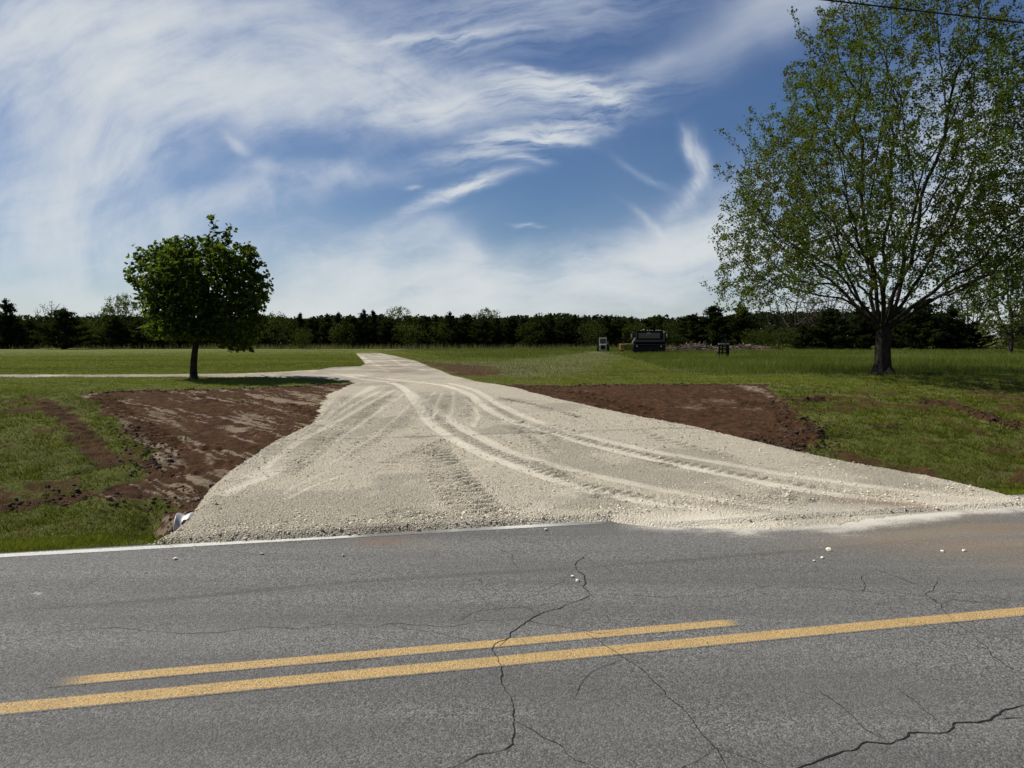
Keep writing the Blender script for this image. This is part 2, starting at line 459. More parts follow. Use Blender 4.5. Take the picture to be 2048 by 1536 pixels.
# ruts pressed into the turf
def rut(pts, w, jag=.12):
    d, arc, side = seg_dist(PG, curve([G(*p) for p in pts]))
    return sstep(w, w * .45, d + jag * (fbm(PG[:, 0] * 5, PG[:, 1] * 5, 3, 9) - .5) * 2), arc, side
r1, a1, s1 = rut([(62, 792), (110, 815), (150, 845), (190, 890), (235, 925)], .34, .2)
r2, _, _ = rut([(1850, 805), (1905, 815), (1960, 833), (2010, 850), (2060, 862)], .2, .16)
r3, _, _ = rut([(1575, 803), (1600, 806), (1640, 801)], .17, .16)
r4, _, _ = rut([(-30, 1012), (30, 1003), (90, 995), (150, 990)], .3, .25)
r5, _, _ = rut([(70, 962), (120, 952), (180, 940)], .12, .12)
r6, _, _ = rut([(1740, 858), (1790, 856)], .12, .12)
r7, _, _ = rut([(1840, 897), (1900, 900)], .1, .14)
r8, _, _ = rut([(1560, 838), (1600, 850), (1625, 868), (1605, 892)], .22, .25)
clod = np.maximum.reduce([r2, r3, r8, .7 * r7, .7 * r6])
bald = sstep(.5, .68, fbm(PG[:, 0] * 1.6, PG[:, 1] * 1.6, 4, 57)) * bankm
for b_, k in [((90, 1005, 190, 26), .75), ((250, 985, 90, 45), .8), ((210, 940, 110, 22), .5), ((250, 880, 60, 40), .55), ((1640, 870, 60, 40), .6), ((1600, 900, 60, 25), .6), ((1950, 880, 160, 16), .3)]:
    bald = np.maximum(bald, k * blob(PG, *b_) * sstep(.38, .6, fbm(PG[:, 0] * 3.5, PG[:, 1] * 3.5, 4, 58)))
soil = np.maximum.reduce([soil, .62 * bald, .72 * r1, .95 * r2, .95 * r3, .75 * r4, .7 * r5, .6 * r6, .5 * r7, .95 * r8])
# tread marks and scrape streaks in the soil
def tread(P, pts, w, pitch, skew=.35, depth=.03):
    d, arc, side = seg_dist(P, curve([G(*p) for p in pts]))
    L = arc.max()
    nz_ = fbm(P[:, 0] * 3.3, P[:, 1] * 3.3, 3, 95)
    m = sstep(w / 2 + .04, w / 2 - .04, d + .08 * (nz_ - .5)) * sstep(0, .5, arc) * sstep(0, .5, L - arc + 1e-3) * (.35 + .65 * sstep(.34, .5, nz_))
    ph = (arc + skew * np.abs(side)) / pitch
    bar = sstep(.15, .35, np.abs((ph % 1) - .5))
    return m, m * (bar - .55) * depth
DZ = np.zeros(len(PG)); trd = np.zeros(len(PG))
for pts, w, pt in [([(195, 785), (235, 815), (285, 850), (335, 885), (355, 895)], .42, .13),
                   ([(180, 790), (210, 815), (260, 855), (300, 885)], .2, .13),
                   ([(350, 892), (430, 893), (520, 895), (600, 876)], .3, .12),
                   ([(250, 960), (330, 945), (430, 930), (520, 905)], .3, .12),
                   ([(370, 785), (420, 800), (450, 812)], .3, .12),
                   ([(560, 800), (620, 825), (655, 840)], .3, .12),
                   ([(1130, 790), (1200, 800), (1270, 812), (1320, 826)], .45, .1),
                   ([(1180, 805), (1280, 825), (1350, 850)], .4, .1),
                   ([(1440, 790), (1500, 805), (1560, 815)], .4, .12),
                   ([(1040, 775), (1120, 782), (1220, 790)], .3, .1),
                   ([(75, 800), (120, 820), (165, 850), (215, 905)], .5, .16)]:
    m, z = tread(PG, pts, w, pt * 1.8, .35, .05)
    k = np.clip(soil * 1.2, 0, 1)
    DZ += z * k; trd = np.maximum(trd, m * k)
# streaks: left soil dragged down to the right, right soil swept in shallow arcs
e = G(600, 850) - G(330, 790); e /= np.linalg.norm(e); en = np.array([-e[1], e[0]])
qa, qb = PG @ e, PG @ en
strL = .5 * fbm(qa * .7, qb * 11, 4, 21) + .5 * fbm(qa * 1.3, qb * 25, 3, 22)
strL = sstep(.555, .63, strL + .12 * (fbm(qa * 1.2, qb * 1.2, 2, 5) - .5) * 2)
strL *= .5 + .7 * fbm(PG[:, 0] * .8, PG[:, 1] * .8, 3, 33)
c0 = G(1500, 980); rr = np.hypot(*(PG - c0).T); th = np.arctan2(*(PG - c0).T)
strR = .5 * fbm(rr * 7, th * 5, 4, 41) + .5 * fbm(PG[:, 0] * 2.2, PG[:, 1] * 2.2, 4, 42)
strR = sstep(.57, .7, strR) * .32
pale = strL * dirtL + strR * dirtR
for b_, k in [((720, 815, 30, 12), 0), ((250, 845, 40, 9, 35), .8), ((350, 920, 70, 9, 20), .6), ((470, 855, 40, 7, 5), .7), ((610, 790, 60, 5, 14), .6), ((505, 830, 25, 8), .5),
              ((1500, 775, 40, 6, 12), .7), ((1450, 800, 50, 7), .5), ((1540, 790, 30, 7, 30), .5), ((1385, 812, 40, 6), .45), ((430, 930, 60, 8, 15), .55), ((330, 835, 60, 6, 28), .6)]:
    pale = np.maximum(pale, k * blob(PG, *b_) * (.5 + fbm(PG[:, 0] * 6, PG[:, 1] * 6, 3, 8)))
pale = np.clip(pale * (.45 + 1.1 * fbm(PG[:, 0] * 9, PG[:, 1] * 9, 3, 24)), 0, 1) * (1 - .8 * trd)
# relief: rough turf, smeared soil, clods
rough = fbm(PG[:, 0] * 6, PG[:, 1] * 6, 4, 50) - .5
lump = fbm(PG[:, 0] * 2.2, PG[:, 1] * 2.2, 3, 55) - .5
fade = np.exp(-np.maximum(TT.ravel() - 14, 0) / 10)
on = (TT.ravel() > .15)
bank = sstep(.4, 1.2, TT.ravel()) * sstep(12.5, 10, TT.ravel())
clump = fbm(PG[:, 0] * 4.2, PG[:, 1] * 4.2, 4, 52) - .5
fine_ = fbm(PG[:, 0] * 13, PG[:, 1] * 13, 3, 53) - .5
DZ += on * fade * (.05 * lump + .035 * rough + bank * (1 - near) * .10 * clump + near * (.045 * fine_ + .03 * clump) - .02 * near)
DZ += on * near * .03 * (fbm(qa * .7, qb * 9, 3, 60) - .5) * (dirtL > .3)
DZ += on * clod * (.05 + .16 * (fbm(PG[:, 0] * 8, PG[:, 1] * 8, 3, 70) - .35))
DZ += on * (-.06 * r1 * (1 - .5 * trd) - .05 * r4 - .04 * r5)
# scarp and scour hole beside the culvert
DZ -= .2 * blob(PG, 322, 1062, 48, 15) * (SDG > .02)
DZ += .07 * (fbm(PG[:, 0] * 9, PG[:, 1] * 9, 3, 71) - .5) * blob(PG, 345, 1055, 60, 30) * (SDG > .02)
DZ -= .10 * blob(PG, 440, 965, 45, 16, -25) * (SDG > .05)
DZ *= sstep(0, .25, TT.ravel()) * np.where(SDG < 0, 0, 1)
ZG = ZG + DZ
ZG = np.where(SDG < .02, ZG - .05, ZG)
ZG = np.where((TT.ravel() < .1) & (TT.ravel() > -5.8), ZG - .04, ZG)
# worn/yellow tone and mown stripes
dry = fbm(PG[:, 0] * .35, PG[:, 1] * .35, 4, 80)
worn = np.clip(dist_ * .8, 0, 1)

def gsample(P, field):
    """bilinear look-up of a field of the ground grid"""
    s, t = to_st(P)
    i = np.clip(np.searchsorted(S_AX, s) - 1, 0, len(S_AX) - 2); j = np.clip(np.searchsorted(T_AX, t) - 1, 0, len(T_AX) - 2)
    u = np.clip((s - S_AX[i]) / (S_AX[i + 1] - S_AX[i]), 0, 1); v = np.clip((t - T_AX[j]) / (T_AX[j + 1] - T_AX[j]), 0, 1)
    Z = field.reshape(len(T_AX), len(S_AX))
    return (Z[j, i] * (1 - u) + Z[j, i + 1] * u) * (1 - v) + (Z[j + 1, i] * (1 - u) + Z[j + 1, i + 1] * u) * v

def m_ground(N):
    p = N.pos()
    n1 = N.noise(p, .45, 5, .6); n2 = N.noise(p, 7, 5, .65); n3 = N.noise(p, 45, 3, .6)
    st = N.n('ShaderNodeMapping'); N.put(st.inputs[0], p); st.inputs['Scale'].default_value = (.06, .55, 1); st.inputs['Rotation'].default_value = (0, 0, .05)
    n4 = N.noise(st.outputs[0], 1.0, 4, .6)
    g = N.mix(n2, (.045, .056, .010), (.145, .166, .03))
    g = N.mix(N.ramp(n1, .35, .7), g, N.mix(n3, (.07, .076, .018), (.165, .16, .045)))
    g = N.mix(N.ramp(n4, .4, .62, 0, .5), g, (.175, .20, .046))
    w = N.mix(n3, (.10, .08, .05), (.26, .24, .16))
    g = N.mix(N.math('MULTIPLY', N.attr('worn'), N.ramp(n2, .3, .6)), g, w)
    br = N.mix(N.ramp(n2, .25, .75), (.036, .0165, .0072), (.132, .063, .028))
    br = N.mix(N.ramp(n3, .5, .75), br, (.15, .088, .046))
    pl = N.mix(n3, (.24, .175, .115), (.46, .375, .275))
    nn = N.math('SUBTRACT', N.math('ADD', N.math('MULTIPLY', n2, .55), N.math('MULTIPLY', n3, .45)), .5)
    so = N.mix(N.ramp(N.math('ADD', N.attr('pale'), N.math('MULTIPLY', nn, 1.5)), .18, .72, 0, .9), br, pl)
    dk = N.noise(p, 3.2, 4, .65)
    so = N.mix(N.ramp(dk, .48, .66, 0, .4), so, (.026, .0125, .006))
    c = N.mix(N.ramp(N.math('ADD', N.attr('soil'), N.math('MULTIPLY', nn, 1.3)), .3, .7), g, so)
    h = N.math('ADD', N.math('MULTIPLY', N.noise(p, 28, 6, .7), 1.0), N.math('MULTIPLY', N.noise(p, 110, 3, .6), .35))
    return princ(N, c, .95, N.bump(h, 1.0, .075), .12)
M_GROUND = material('turf_and_soil', m_ground)
gr = mesh_np('ground', np.column_stack([PG, ZG]), [grid_faces(len(T_AX), len(S_AX))], [M_GROUND],
             {'soil': soil, 'pale': pale, 'worn': worn}, smooth=True)
tag(gr, kind='structure')

# ------------------------------------------------------------------ the gravel drive
def zone(s0, s1, t0, t1, step):
    s = np.arange(s0, s1, step); t = np.arange(t0, t1, step)
    A, B = np.meshgrid(s, t)
    return O + A.ravel()[:, None] * ES + B.ravel()[:, None] * ET, len(t), len(s)
def m_gravel(N):
    p = N.pos()
    v1 = N.vor(p, 58, 'Color'); v1d = N.vor(p, 58, 'Distance'); v2 = N.vor(p, 125, 'Color'); v2d = N.vor(p, 125, 'Distance')
    s1 = N.n('ShaderNodeSeparateColor'); N.put(s1.inputs[0], v1)
    s2 = N.n('ShaderNodeSeparateColor'); N.put(s2.inputs[0], v2)
    n = N.noise(p, 1.3, 5, .6); nf = N.noise(p, 260, 2, .6)
    st = N.mix(s1.outputs[0], (.285, .248, .18), (.87, .785, .615))
    st2 = N.mix(s2.outputs[1], (.325, .284, .208), (.81, .732, .575))
    c = N.mix(.5, st, st2)
    c = N.mix(N.ramp(n, .35, .7, 0, .4), c, (.54, .485, .38))
    c = N.mix(N.math('MULTIPLY', N.attr('fines'), .8), c, N.mix(nf, (.66, .60, .485), (.80, .735, .61)))
    c = N.mix(N.math('MULTIPLY', N.attr('shade_damp'), .7), c, N.mix(s1.outputs[1], (.14, .125, .097), (.31, .285, .23)))  # darker stone: painted tread shadow as well as damp patches
    c = N.mix(N.attr('mud'), c, N.mix(s2.outputs[0], (.14, .085, .055), (.30, .2, .14)))
    hh = N.math('ADD', N.math('MULTIPLY', v1d, -1.0), N.math('MULTIPLY', v2d, -.55))
    k = N.math('SUBTRACT', 1.0, N.math('MULTIPLY', N.attr('fines'), .7))
    h = N.math('ADD', N.math('MULTIPLY', hh, k), N.math('MULTIPLY', nf, .25))
    return princ(N, c, .95, N.bump(h, 1.0, .024), .2)
M_GRAVEL = material('crushed_stone', m_gravel)
def gravel_fields(P):
    s, t = to_st(P)
    fines = np.zeros(len(P)); dz = np.zeros(len(P)); shade_damp = np.zeros(len(P)); mud = np.zeros(len(P))
    def band(pts, w, f, depth, wv=.05):
        nonlocal dz
        d, arc, side = seg_dist(P, curve([G(*p) for p in pts]))
        d = np.abs(d + wv * (fbm(P[:, 0] * 2, P[:, 1] * 2, 3, 3) - .5))
        m = sstep(w * .62, w * .3, d)
        np.maximum(fines, m * f * (.65 + .55 * fbm(P[:, 0] * 5, P[:, 1] * 5, 3, 14)), out=fines)
        dz -= depth * m
        dz += depth * .7 * np.exp(-((d - w * .75) / (w * .25)) ** 2)
    for pts, w, pt, dep in [([(862, 895), (880, 925), (908, 965), (950, 1015), (975, 1040)], .5, .085, .05), ([(845, 820), (900, 860), (990, 905), (1100, 948), (1230, 985), (1350, 1008)], .2, .07, .02), ([(960, 800), (1050, 850), (1200, 890), (1400, 935), (1600, 972), (1750, 990)], .2, .07, .02), ([(765, 942), (830, 912), (905, 880)], .34, .085, .045), ([(1040, 915), (1110, 948), (1200, 995)], .24, .07, .036),
                            ([(1160, 980), (1230, 1000), (1260, 1012)], .3, .09, .035), ([(1290, 922), (1330, 932), (1380, 944)], .17, .055, .06),
                            ([(1010, 850), (1065, 883), (1105, 915)], .13, .08, .05), ([(985, 795), (1080, 814), (1180, 842)], .16, .09, .045),
                            ([(1020, 835), (1060, 860), (1140, 885)], .22, .1, .04), ([(1080, 845), (1120, 858), (1180, 875)], .2, .1, .03),
                            ([(780, 785), (735, 825), (640, 895), (560, 960)], .3, .085, .028), ([(830, 815), (760, 870), (680, 925)], .3, .085, .022), ([(860, 790), (848, 815), (842, 840)], .3, .09, .03),
                            ([(895, 790), (880, 820), (870, 850)], .3, .09, .03), ([(925, 790), (935, 815), (925, 840)], .25, .09, .03),
                            ([(700, 790), (660, 830), (600, 880)], .3, .09, .02), ([(765, 745), (830, 748), (900, 752)], .3, .1, .02), ([(1000, 1060), (900, 1050), (760, 1010)], .3, .1, .014),
                            ([(1250, 860), (1400, 900), (1500, 925)], .3, .1, .014), ([(1500, 985), (1600, 1000), (1700, 1012)], .25, .1, .02)]:
        m, z = tread(P, pts, w, pt * 2.0, .3, dep * 1.5)
        dz = dz + z - .25 * dep * m
        shade_damp = np.maximum(shade_damp, m * np.clip(-z / dep * 1.6 + .2, 0, 1))  # shadow between the tread bars, painted into the groove colour
        fines *= 1 - .6 * m
    # wheel bands: pale, pressed flat
    band([(560, 747), (660, 748), (720, 758), (795, 771), (832, 808), (858, 845), (905, 880), (965, 912), (1050, 942), (1150, 975), (1270, 1005), (1400, 1024)], .22, .75, .005)
    band([(800, 776), (838, 798), (880, 828), (960, 878), (1060, 919), (1200, 955), (1380, 994), (1560, 1022)], .2, .6, .004)
    band([(650, 745), (800, 762), (885, 772), (935, 790), (968, 814), (1010, 838), (1110, 872), (1250, 908), (1400, 942), (1600, 983), (1780, 1005), (1880, 1012)], .22, .75, .005)
    band([(900, 768), (950, 783), (1000, 812), (1085, 848), (1250, 893), (1450, 931), (1650, 965), (1850, 990), (1950, 1000)], .2, .6, .004)
    for pts, w, f in [([(790, 780), (700, 830), (600, 885), (520, 945)], .12, .5), ([(745, 775), (690, 805), (640, 850)], .16, .5), ([(815, 785), (720, 850), (600, 930)], .08, .5), ([(770, 778), (700, 815), (650, 850)], .07, .5), ([(832, 800), (760, 865), (660, 930)], .07, .45), ([(755, 776), (685, 808), (645, 842)], .06, .5),
                      ([(700, 950), (640, 968), (572, 1000)], .06, .5), ([(655, 945), (590, 975), (565, 992)], .05, .4), ([(545, 950), (500, 968), (450, 992)], .16, .6), ([(560, 940), (500, 955)], .2, .5),
                      ([(900, 925), (990, 925), (940, 945)], .1, .4), ([(870, 785), (850, 812), (838, 838)], .07, .6), ([(885, 788), (872, 815), (866, 845)], .07, .6), ([(905, 785), (905, 820), (890, 850)], .07, .5),
                      ([(930, 800), (955, 830), (945, 855)], .1, .5), ([(720, 712), (760, 735), (775, 745)], .2, .5), ([(760, 706), (800, 728), (850, 742)], .2, .5), ([(1150, 985), (1000, 1055), (900, 1060)], .3, .25)]:
        band(pts, w, f, .006)
    for b_, k in [((770, 1078, 60, 9, -4), .8), ((720, 1082, 30, 5), .6), ((820, 1072, 40, 6), .5), ((1760, 1010, 100, 7, 3), .75), ((1450, 1012, 60, 6), .35), ((1700, 1003, 70, 8), .4), ((1900, 1005, 60, 5), .25)]:
        mud = np.maximum(mud, k * blob(P, *b_) * (.4 + 1.1 * fbm(P[:, 0] * 4, P[:, 1] * 4, 3, 20)))
    shade_damp *= 1 - .8 * fines
    shade_damp = np.maximum(shade_damp, .55 * sstep(.5, .66, fbm(P[:, 0] * 1.1, P[:, 1] * 1.1, 4, 91)) * (1 - fines))
    shade_damp = np.maximum(shade_damp, .6 * blob(P, 885, 805, 70, 30))
    shade_damp = np.maximum(shade_damp, sstep(12.5, 16, t) * .75 * sstep(.4, .6, fbm(P[:, 0] * 1.3, P[:, 1] * .7, 4, 93)))
    mud = np.maximum(mud, .45 * sstep(13, 20, t) * sstep(.45, .65, fbm(P[:, 0] * .7, P[:, 1] * .7, 4, 77)))
    dust = sstep(.5, -.1, t + .15) * sstep(3.6, 5.0, s) * .8
    fines = np.maximum(fines, dust * (.5 + .8 * fbm(P[:, 0] * 3, P[:, 1] * 3, 3, 17)))
    dz = dz + .03 * (fbm(P[:, 0] * 1.2, P[:, 1] * 1.2, 3, 62) - .5) + .016 * (fbm(P[:, 0] * 13, P[:, 1] * 13, 3, 63) - .5) * (1 - .8 * fines)
    return np.clip(fines, 0, 1), dz, np.clip(shade_damp, 0, 1), np.clip(mud, 0, 1)
def drive_mesh(P, nr, nc, tmin, tmax, lim=.5):
    s, t = to_st(P)
    sd = drive_edge(P)
    sdn = sd + .16 * (fbm(P[:, 0] * 3, P[:, 1] * 3, 4, 6) - .5) + .07 * (vnoise(P[:, 0] * 14, P[:, 1] * 14, 2) - .5)
    near_ = sd < lim + .2
    fines, dz, shade_damp, mud = (np.zeros(len(P)) for _ in range(4))
    f, z, da, mu = gravel_fields(P[near_])
    fines[near_], dz[near_], shade_damp[near_], mud[near_] = f, z, da, mu
    inn = sstep(.25, -.3, sdn)
    z0 = ground(P, sd)
    off = np.where(sdn < 0, .018, .018 - .22 * np.maximum(sdn, 0))
    road = sstep(.25, -.15, t)
    z = z0 + dz * inn * (1 - .75 * road) + off
    # a windrow of loose stone along the road edge
    z += .035 * np.exp(-((t - .12) / .13) ** 2) * sstep(.1, -.2, sd) * (.4 + 1.2 * fbm(P[:, 0] * 4, P[:, 1] * 4, 3, 88)) * sstep(6.2, 4.6, s)
    F_ = grid_faces(nr, nc)
    keep = (sdn[F_].min(1) < lim) & (t[F_].mean(1) < tmax) & (t[F_].mean(1) >= tmin)
    F_ = F_[keep]
    used = np.unique(F_); re = np.full(len(P), -1); re[used] = np.arange(len(used))
    return np.column_stack([P, z])[used], re[F_], {'fines': fines[used], 'shade_damp': shade_damp[used], 'mud': mud[used]}
A_ = drive_mesh(*zone(1.0, 13.5, -.8, 13.02, .03), -1, 12.99)
B_ = drive_mesh(*zone(-30, 16, 12.9, 60, .12), 12.98, 70, .3)
dv = mesh_np('driveway', np.concatenate([A_[0], B_[0]]), [A_[1], B_[1] + len(A_[0])], [M_GRAVEL],
             {k: np.concatenate([A_[2][k], B_[2][k]]) for k in A_[2]}, smooth=True)
tag(dv, kind='structure')
del A_, B_
# ------------------------------------------------------------------ the road
def asphalt(N, p):
    """worn asphalt colour and height, shared with the paint that lies on it"""
    v = N.vor(p, 125, 'Color'); vd = N.vor(p, 125, 'Distance')
    s = N.n('ShaderNodeSeparateColor'); N.put(s.inputs[0], v)
    v2 = N.n('ShaderNodeSeparateColor'); N.put(v2.inputs[0], N.vor(p, 66, 'Color'))
    n1 = N.noise(p, .9, 5, .6); n2 = N.noise(p, 18, 4, .65)
    st = N.n('ShaderNodeMapping'); N.put(st.inputs[0], p)
    st.inputs['Rotation'].default_value = (0, 0, -ANG); st.inputs['Scale'].default_value = (.12, 2.2, 1)
    n3 = N.noise(st.outputs[0], 1.0, 4, .6)
    c = N.mix(N.math('POWER', s.outputs[0], 1.5), (.019, .0187, .0178), (.385, .377, .355))
    c2 = N.mix(v2.outputs[1], (.042, .0415, .0395), (.205, .201, .189))
    c = N.mix(.38, c, c2)
    c = N.mix(N.ramp(n2, .3, .75, 0, .35), c, (.1,.098,.092))
    c = N.mix(N.ramp(n1, .35, .7, 0, .5), c, (.14, .137, .13))
    c = N.mix(N.ramp(n3, .3, .68, .5, 0), c, (.06, .0597, .058))
    h = N.math('ADD', N.math('MULTIPLY', vd, -1.0), N.math('MULTIPLY', N.noise(p, 300, 2, .6), .35))
    return c, h
def m_road(N):
    p = N.pos()
    c, h = asphalt(N, p)
    nf = N.noise(p, 40, 4, .7)
    c = N.mix(N.math('MULTIPLY', N.attr('seam'), N.ramp(nf, .3, .6, .5, 1)), c, (.04, .04, .041))
    c = N.mix(N.math('MULTIPLY', N.attr('mud'), N.ramp(nf, .25, .65, .4, 1)), c, (.205, .165, .118))
    c = N.mix(N.math('MULTIPLY', N.attr('rust'), N.ramp(nf, .3, .65, .2, 1)), c, (.19, .10, .056))
    gr_ = N.math('ADD', N.math('MULTIPLY', N.noise(p, 95, 3, .7), .7), N.math('MULTIPLY', nf, .5))
    c = N.mix(N.ramp(N.math('ADD', N.attr('dust'), N.math('MULTIPLY', N.math('SUBTRACT', gr_, .6), 1.7)), .25, .95, 0, .92), c, (.60, .565, .49))
    return princ(N, c, .82, N.bump(h, .45, .010), .3)
M_ROAD = material('worn_asphalt', m_road)
rs = spread(-9, 12.5, 500, .04, 1.15); rt = np.concatenate([np.linspace(-5.6, -3.6, 8)[:-1], np.arange(-3.6, .1, .035), [.13, .16]])
A, B = np.meshgrid(rs, rt)
s_, t_ = A.ravel(), B.ravel().copy()
last = np.repeat(np.arange(len(rt)) == len(rt) - 1, len(rs))
t_[last] += .09 * (fbm(s_[last] * 3, s_[last] * 0, 4, 5) - .5)
PR = O + s_[:, None] * ES + t_[:, None] * ET
zr = np.where(last, -.05, 0.0)
dust = np.zeros(len(PR)); mud = np.zeros(len(PR)); rust = np.zeros(len(PR)); seam = np.zeros(len(PR))
sdr = drive_edge(PR)
nz = fbm(PR[:, 0] * 2.5, PR[:, 1] * 2.5, 4, 7)
sx = fbm(s_ * .8, t_ * 6, 4, 19)
dust = np.maximum(dust, sstep(.6, .0, sdr + .7 * (nz - .5)) * sstep(4.2, 5.6, s_) * (.12 + 1.2 * sx))
dust = np.maximum(dust, sstep(.12, .0, sdr + .1 * (nz - .5)) * .55)
for b_, k in [((75, 1192, 14, 3.5), 1.1), ((1440, 1053, 70, 5, -3), .9), ((1690, 1049, 70, 5, -10), 1.0), ((1560, 1056, 160, 9, -2), .5), ((1850, 1024, 80, 7), .9), ((1950, 1018, 60, 6), 1.0), ((1700, 1044, 90, 4, -12), .9), ((1790, 1036, 50, 4), .8), ((1480, 1056, 120, 4, -3), .8), ((1330, 1050, 60, 3, 4), .6), ((1640, 1100, 14, 2.4), .4),
              ((1390, 1072, 40, 5, 25), .3), ((1120, 1060, 120, 8, -4), .18), ((650, 1130, 40, 2, -28), .35), ((1820, 1032, 60, 7, -6), .6)]:
    dust = np.maximum(dust, k * blob(PR, *b_) * (.35 + 1.2 * sx))
for b_, k in [((1900, 1070, 240, 34, -2), 1.05), ((1760, 1050, 200, 12, -4), .5), ((1980, 1095, 220, 28), .85), ((1650, 1062, 110, 12), .35), ((1740, 1090, 110, 14), .45), ((1900, 1040, 160, 14), .55), ((2040, 1130, 150, 30), .35), ((850, 1092, 40, 10), .3)]:
    mud = np.maximum(mud, k * blob(PR, *b_) * (.35 + 1.3 * sx))
for b_, k in [((765, 1085, 45, 9, -4), .95), ((800, 1080, 28, 5), .9), ((860, 1068, 30, 5), .35), ((735, 1092, 20, 7), .4), ((1850, 1090, 120, 5), .5), ((2000, 1060, 80, 5), .3), ((2010, 1100, 60, 4), .4)]:
    rust = np.maximum(rust, k * blob(PR, *b_) * (.3 + 1.3 * sx))
for pts, w, k in [([(-60, 1230), (0, 1224), (350, 1197), (700, 1164), (1150, 1136), (1650, 1098), (1900, 1075)], .05, .5), ([(1850, 1082), (1950, 1076), (2100, 1072)], .06, .35), ([(900, 1320), (960, 1318), (1005, 1345)], .12, .2), ([(1560, 1060), (1750, 1068), (1950, 1082)], .05, .3)]:
    d, _, _ = seg_dist(PR, curve([flat(*q) for q in pts]))
    seam = np.maximum(seam, k * sstep(w, 0, d + .05 * (nz - .5)) * (.3 + sx))
road = mesh_np('road', np.column_stack([PR, zr]), [grid_faces(len(rt), len(rs))], [M_ROAD],
               {'dust': np.clip(dust, 0, 1), 'mud': np.clip(mud, 0, 1), 'rust': np.clip(rust, 0, 1), 'seam': np.clip(seam, 0, 1)})
tag(road, kind='structure')

def m_paint(col1, col2, wear, soft):
    def f(N):
        p = N.pos()
        c, h = asphalt(N, p)
        n1 = N.noise(p, 60, 4, .7); n2 = N.noise(p, 6, 4, .6); n3 = N.noise(p, 170, 2, .6)
        pc = N.mix(n1, col1, col2)
        pc = N.mix(N.ramp(N.vor(p, 125, 'Distance'), .25, .75, 0, .55), pc, tuple(.55 * x for x in col1))
        pc = N.mix(N.ramp(n2, .4, .75, 0, .45), pc, tuple(.72 * x for x in col1))
        edge = N.math('ABSOLUTE', N.attr('across'))
        e = N.math('ADD', edge, N.math('MULTIPLY', N.math('SUBTRACT', n1, .5), soft))
        e = N.math('ADD', e, N.math('MULTIPLY', N.math('SUBTRACT', n3, .5), soft))
        k = N.ramp(e, .84, .74, 0, 1)
        k = N.math('MULTIPLY', k, N.attr('cover'))
        k = N.math('MULTIPLY', k, N.ramp(N.math('ADD', N.math('MULTIPLY', n1, .6), N.math('MULTIPLY', n3, .4)), wear - .06, wear + .06))
        h2 = N.math('MULTIPLY', h, N.math('SUBTRACT', 1.0, N.math('MULTIPLY', k, .25)))
        return princ(N, N.mix(k, c, pc), .75, N.bump(h2, .55, .010), .3)
    return f
M_YEL = material('yellow_road_paint', m_paint((.44, .285, .10), (.64, .45, .20), .435, .55))
M_WHT = material('white_road_paint', m_paint((.56, .55, .51), (.78, .77, .73), .36, .5))
def line(name, a, b, width, mat, ext0=0.0, ext1=0.0, ends=(.05, .05), cover=None):
    a, b = flat(*a), flat(*b)
    d = b - a; L = np.hypot(*d); d /= L; nrm = np.array([-d[1], d[0]])
    a = a - d * ext0; L = L + ext0 + ext1
    n = max(8, int(L / .04)) if L < 60 else 1500
    u = np.linspace(0, 1, n) * L
    rows = []
    wd = width * 1.2 / 2
    for k in np.linspace(-1, 1, 5):
        rows.append(a + u[:, None] * d + (k * wd + .006 * (fbm(u * 2, u * 0 + 3, 2, 5) - .5))[:, None] * nrm)
    P = np.concatenate(rows)
    ac = np.repeat(np.linspace(-1, 1, 5), n)
    cv = np.tile(np.minimum(sstep(0, ends[0], u), sstep(L, L - ends[1], u)), 5)
    if cover is not None: cv = cv * np.tile(cover(a + u[:, None] * d), 5)
    o = mesh_np(name, np.column_stack([P, np.full(len(P), .0012)]), [grid_faces(5, n)], [mat], {'across': ac, 'cover': cv}, parent=road)
    return o
line('yellow_line', (0, 1417.5), (2048, 1222), .118, M_YEL, 120, 120)
line('yellow_line', (105, 1364.5), (1482, 1243.5), .098, M_YEL, 0, 0, (.2, .12))
def wcover(P):
    s, t = to_st(P)
    return np.where(s < 2.6, 1, np.where(s < 5.6, .15 + 1.1 * sstep(.3, .62, fbm(s * 1.6, s * 0, 4, 4)), 0))
line('white_edge_line', (0, 1111.5), (1230, 1043), .10, M_WHT, 150, 0, (.05, .3), wcover)

